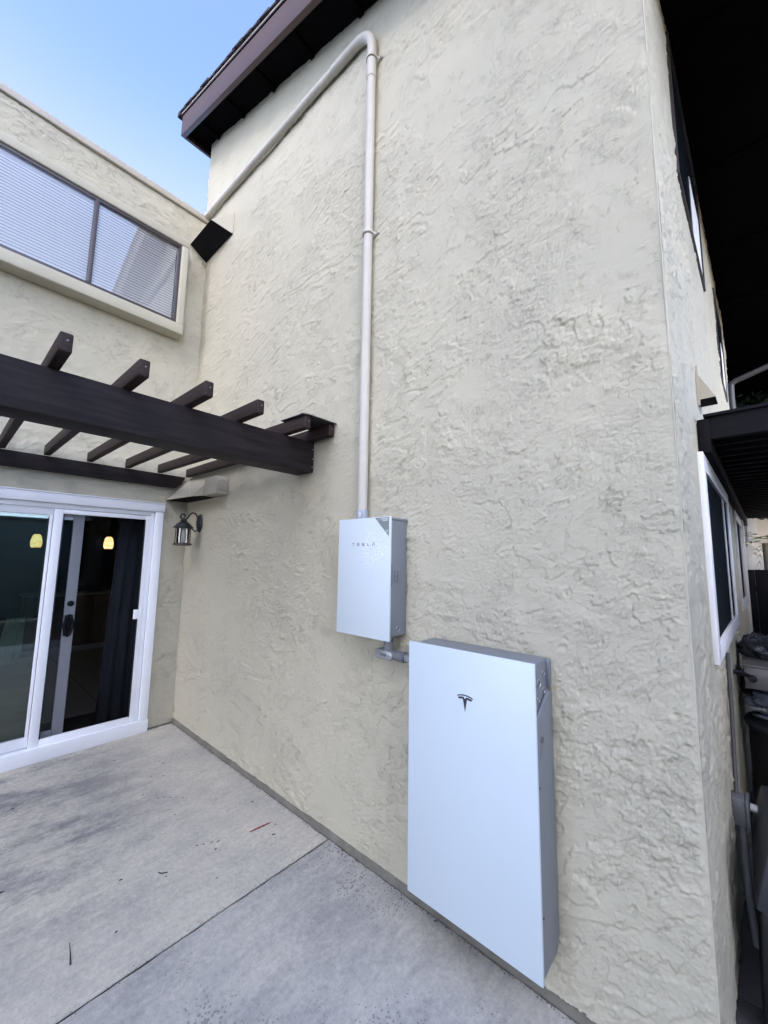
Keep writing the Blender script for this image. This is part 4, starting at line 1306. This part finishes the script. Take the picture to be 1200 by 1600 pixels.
def leaf_cloud(centres, n, size, seed):
    r = random.Random(seed); vs_, fs_ = [], []
    for _ in range(n):
        c_, rad = r.choice(centres)
        d = Vector((r.gauss(0, 1), r.gauss(0, 1), r.gauss(0, 1))).normalized() * (r.random() ** .45)
        p = Vector(c_) + Vector((d.x * rad[0], d.y * rad[1], d.z * rad[2]))
        u = Vector((r.gauss(0, 1), r.gauss(0, 1), r.gauss(0, .6))).normalized()
        w = u.cross(Vector((r.gauss(0, 1), r.gauss(0, 1), r.gauss(0, 1)))).normalized()
        s = size * r.uniform(.6, 1.3)
        b = len(vs_)
        vs_ += [p - u * s, p + w * s * .42, p + u * s, p - w * s * .42]
        fs_.append((b, b + 1, b + 2, b + 3))
    return vs_, fs_
ct = root('evergreen_tree', 'dark leafy tree above the neighbouring wall and downpipe', 'tree', (5.6, 8.2, 0))
tube('trunk', smoothpath([(6.3, 8.0, 0), (6.28, 8.0, 1.6), (6.15, 8.0, 2.8), (5.8, 8.05, 4.0)]), [.13] * 13, M['bark'], ct, 10)
tube('limb', [(6.15, 8.0, 2.8), (5.6, 8.0, 3.1), (5.0, 8.0, 3.0)], [.06, .04, .015], M['bark'], ct, 8)
vv, ff = leaf_cloud([((5.2, 8.2, 3.7), (1.3, .8, .85)), ((5.0, 8.2, 2.93), (.75, .5, .40)), ((4.6, 8.4, 4.6), (1.2, .8, .9)), ((6.2, 8.2, 4.6), (1.4, .9, .9)), ((4.1, 9, 3.9), (.9, .8, .9))], 9000, .075, 5)
cr = link('crown', mesh_of('crown', vv, ff), M['leaf_dark'], ct)

# ------------------------------------------------------------------ wall seen only in reflection, and unseen blockers added for shade
gw = root('garden_wall', 'grey-green rendered garden wall mirrored in the fixed left door glass', 'wall', (9.5, -3.0, 0))
box('wall', (9.4, 9.6), (-9.0, 1.9), (0, 2.58), M['garden_wall'], gw, .01)
box('coping', (9.36, 9.64), (-9.05, 1.95), (2.581, 2.65), M['garden_wall'], gw, .01)
sf = root('side_light_blocker', 'dark timber fence added out of view to darken the side path', 'fence', (5.7, 5, 0))  # unseen boards, added to hold light back from the side path
for i in range(24):
    box('board', (5.70, 5.725), (.45 + .36 * i, .80 + .36 * i), (0, 1.9 + .01 * (i % 3)), M['stain_wood'], sf, .004)
for z in (.4, 1.5):
    box('rail', (5.726, 5.77), (.4, 9.1), (z, z + .08), M['stain_wood'], sf)
ap = root('sun_blocker', 'beige apartment added out of view to keep the sun off the patio', 'light blocker', (12, -16, 0))  # unseen block, added only to stop direct sun reaching the patio
ux, uy = Vector((.829, .559, 0)), Vector((.559, -.829, 0))
def apbox(name, a, b, z, mat):
    o = Vector((12.0, -16.0, 0))
    P = [o + ux * a[0] + uy * b[0], o + ux * a[1] + uy * b[0], o + ux * a[1] + uy * b[1], o + ux * a[0] + uy * b[1]]
    return hexa(name, [p + Vector((0, 0, z[0])) for p in P] + [p + Vector((0, 0, z[1])) for p in P], mat, ap)
apbox('wall', (-8.2, 8.2), (0, 9), (0, 17.5), M['blocker'])
apbox('roof', (-8.5, 8.5), (-.3, 9.3), (17.51, 17.8), M['shingle'])
for fl in range(4):
    for k in range(4):
        apbox('window', (-7 + 4.4 * k, -5.4 + 4.4 * k), (-.06, -.01), (1.2 + 3.4 * fl, 2.6 + 3.4 * fl), M['pane_dark'])

# ------------------------------------------------------------------ marks and litter on the patio
def blob(c, r, n, seed, squash=1.0, ang=0.0, z=.0015):
    rr = random.Random(seed); out = []
    ph = [rr.uniform(0, 6.28) for _ in range(3)]
    for i in range(n):
        a = 2 * math.pi * i / n
        k = 1 + .22 * math.sin(2 * a + ph[0]) + .14 * math.sin(3 * a + ph[1]) + .10 * math.sin(5 * a + ph[2])
        x, y = r * k * math.cos(a), r * k * math.sin(a) * squash
        out.append((c[0] + x * math.cos(ang) - y * math.sin(ang), c[1] + x * math.sin(ang) + y * math.cos(ang), z))
    return out
n = 15
ptsR = []
for sgn in (1, -1):
    seq = range(n) if sgn > 0 else range(n - 1, -1, -1)
    for i in seq:
        t = i / (n - 1)
        c_ = Vector((2.063, -.300, 0)).lerp(Vector((2.081, -.158, 0)), t)
        wd = (.0025 + .0055 * math.sin(t * math.pi) ** .6) * (1 + .25 * math.sin(i * 2.3))
        ptsR.append((c_.x + sgn * wd, c_.y, .0004))
rm = prism('paint_smear', ptsR, (0, 0, .0008), M['red_mark'])
tag(rm, 'dark red smear of paint on the concrete near the wall', 'paint mark')
def Zp(u, v):                                    # patio spots, read off the photograph once and fixed here in metres
    return None
spots = [(.46, -.62, .011, .4), (.74, -.37, .010, .3), (.80, -.36, .012, .35), (.95, -.50, .010, .4), (1.00, -.43, .009, .4),
         (1.28, -.56, .008, .4), (1.30, -.53, .006, .5), (1.33, -.50, .006, .5), (1.36, -.47, .006, .5), (1.40, -.44, .006, .5),
         (1.55, -.55, .007, .6), (1.94, -.57, .008, .5), (1.96, -.54, .007, .6), (1.98, -.50, .007, .5), (2.0, -.47, .009, .5), (2.05, -.51, .007, .8),
         (2.19, -.21, .010, .7), (1.80, -.13, .009, .6), (2.12, -.15, .006, .7), (1.90, -.95, .010, .5), (2.05, -.78, .007, .4), (1.16, -.62, .007, .5),
         (2.22, -1.05, .006, .8), (1.55, -1.38, .013, .5), (1.70, -1.47, .009, .5), (2.0, -1.55, .008, .6), (.70, -1.26, .014, .4), (2.26, -.60, .006, .6)]
vv, ff = [], []
for i, (x, y, r, sq) in enumerate(spots):
    ring = blob((x, y), r, 12, i, sq, 1.3 + .3 * math.sin(i))
    b = len(vv)
    vv += ring + [(x, y, .004)]
    ff += [(b + k, b + (k + 1) % 12, b + 12) for k in range(12)]
lt_ = link('leaf_crumbs', mesh_of('leaf_crumbs', vv, ff), M['speck'], None)
tag(lt_, 'small dark crumbs and droppings scattered over the patio slabs', 'litter', None, 'stuff')
# a thin twig and a curved scrap
tw = tube('twig', [(2.13, -1.205, .004), (2.19, -1.212, .005), (2.25, -1.222, .003)], [.001, .002, .0032], M['speck'], None, 6)
tag(tw, 'short dark twig lying on the older concrete slab', 'twig')
tw2 = tube('twig', [(1.995, -.80, .003), (2.015, -.79, .004), (2.03, -.765, .003)], .0025, M['speck'], None, 6)
tag(tw2, 'tiny curled dark scrap on concrete near the slab joint', 'twig')
# grit caught along the foot of the walls and in the slab joint
vv, ff = [], []
r = random.Random(12)
for i in range(900):
    q = r.random()
    if q < .62:
        x, y = r.uniform(0.02, L), -abs(r.gauss(0, .012)) - .002
    elif q < .75:
        x, y = abs(r.gauss(0, .015)) + .006, -r.uniform(.01, .25)
    else:
        x, y = JX + r.gauss(0, .012), -r.uniform(.0, 2.0)
    s = r.uniform(.0012, .0042) * (1.0 if q < .75 else .6)
    b = len(vv)
    for dx, dy, dz_ in ((-1, -.6, 0), (1, -.8, 0), (.3, 1, 0), (0, 0, 1.1)):
        vv.append((x + dx * s * r.uniform(.6, 1.3), y + dy * s * r.uniform(.6, 1.3), dz_ * s + .0002))
    ff += [(b, b + 1, b + 3), (b + 1, b + 2, b + 3), (b + 2, b, b + 3)]
gr = link('grit', mesh_of('grit', vv, ff), M['debris'], None)
tag(gr, 'fine grit and crumbs gathered along the foot of the wall', 'grit', None, 'stuff')
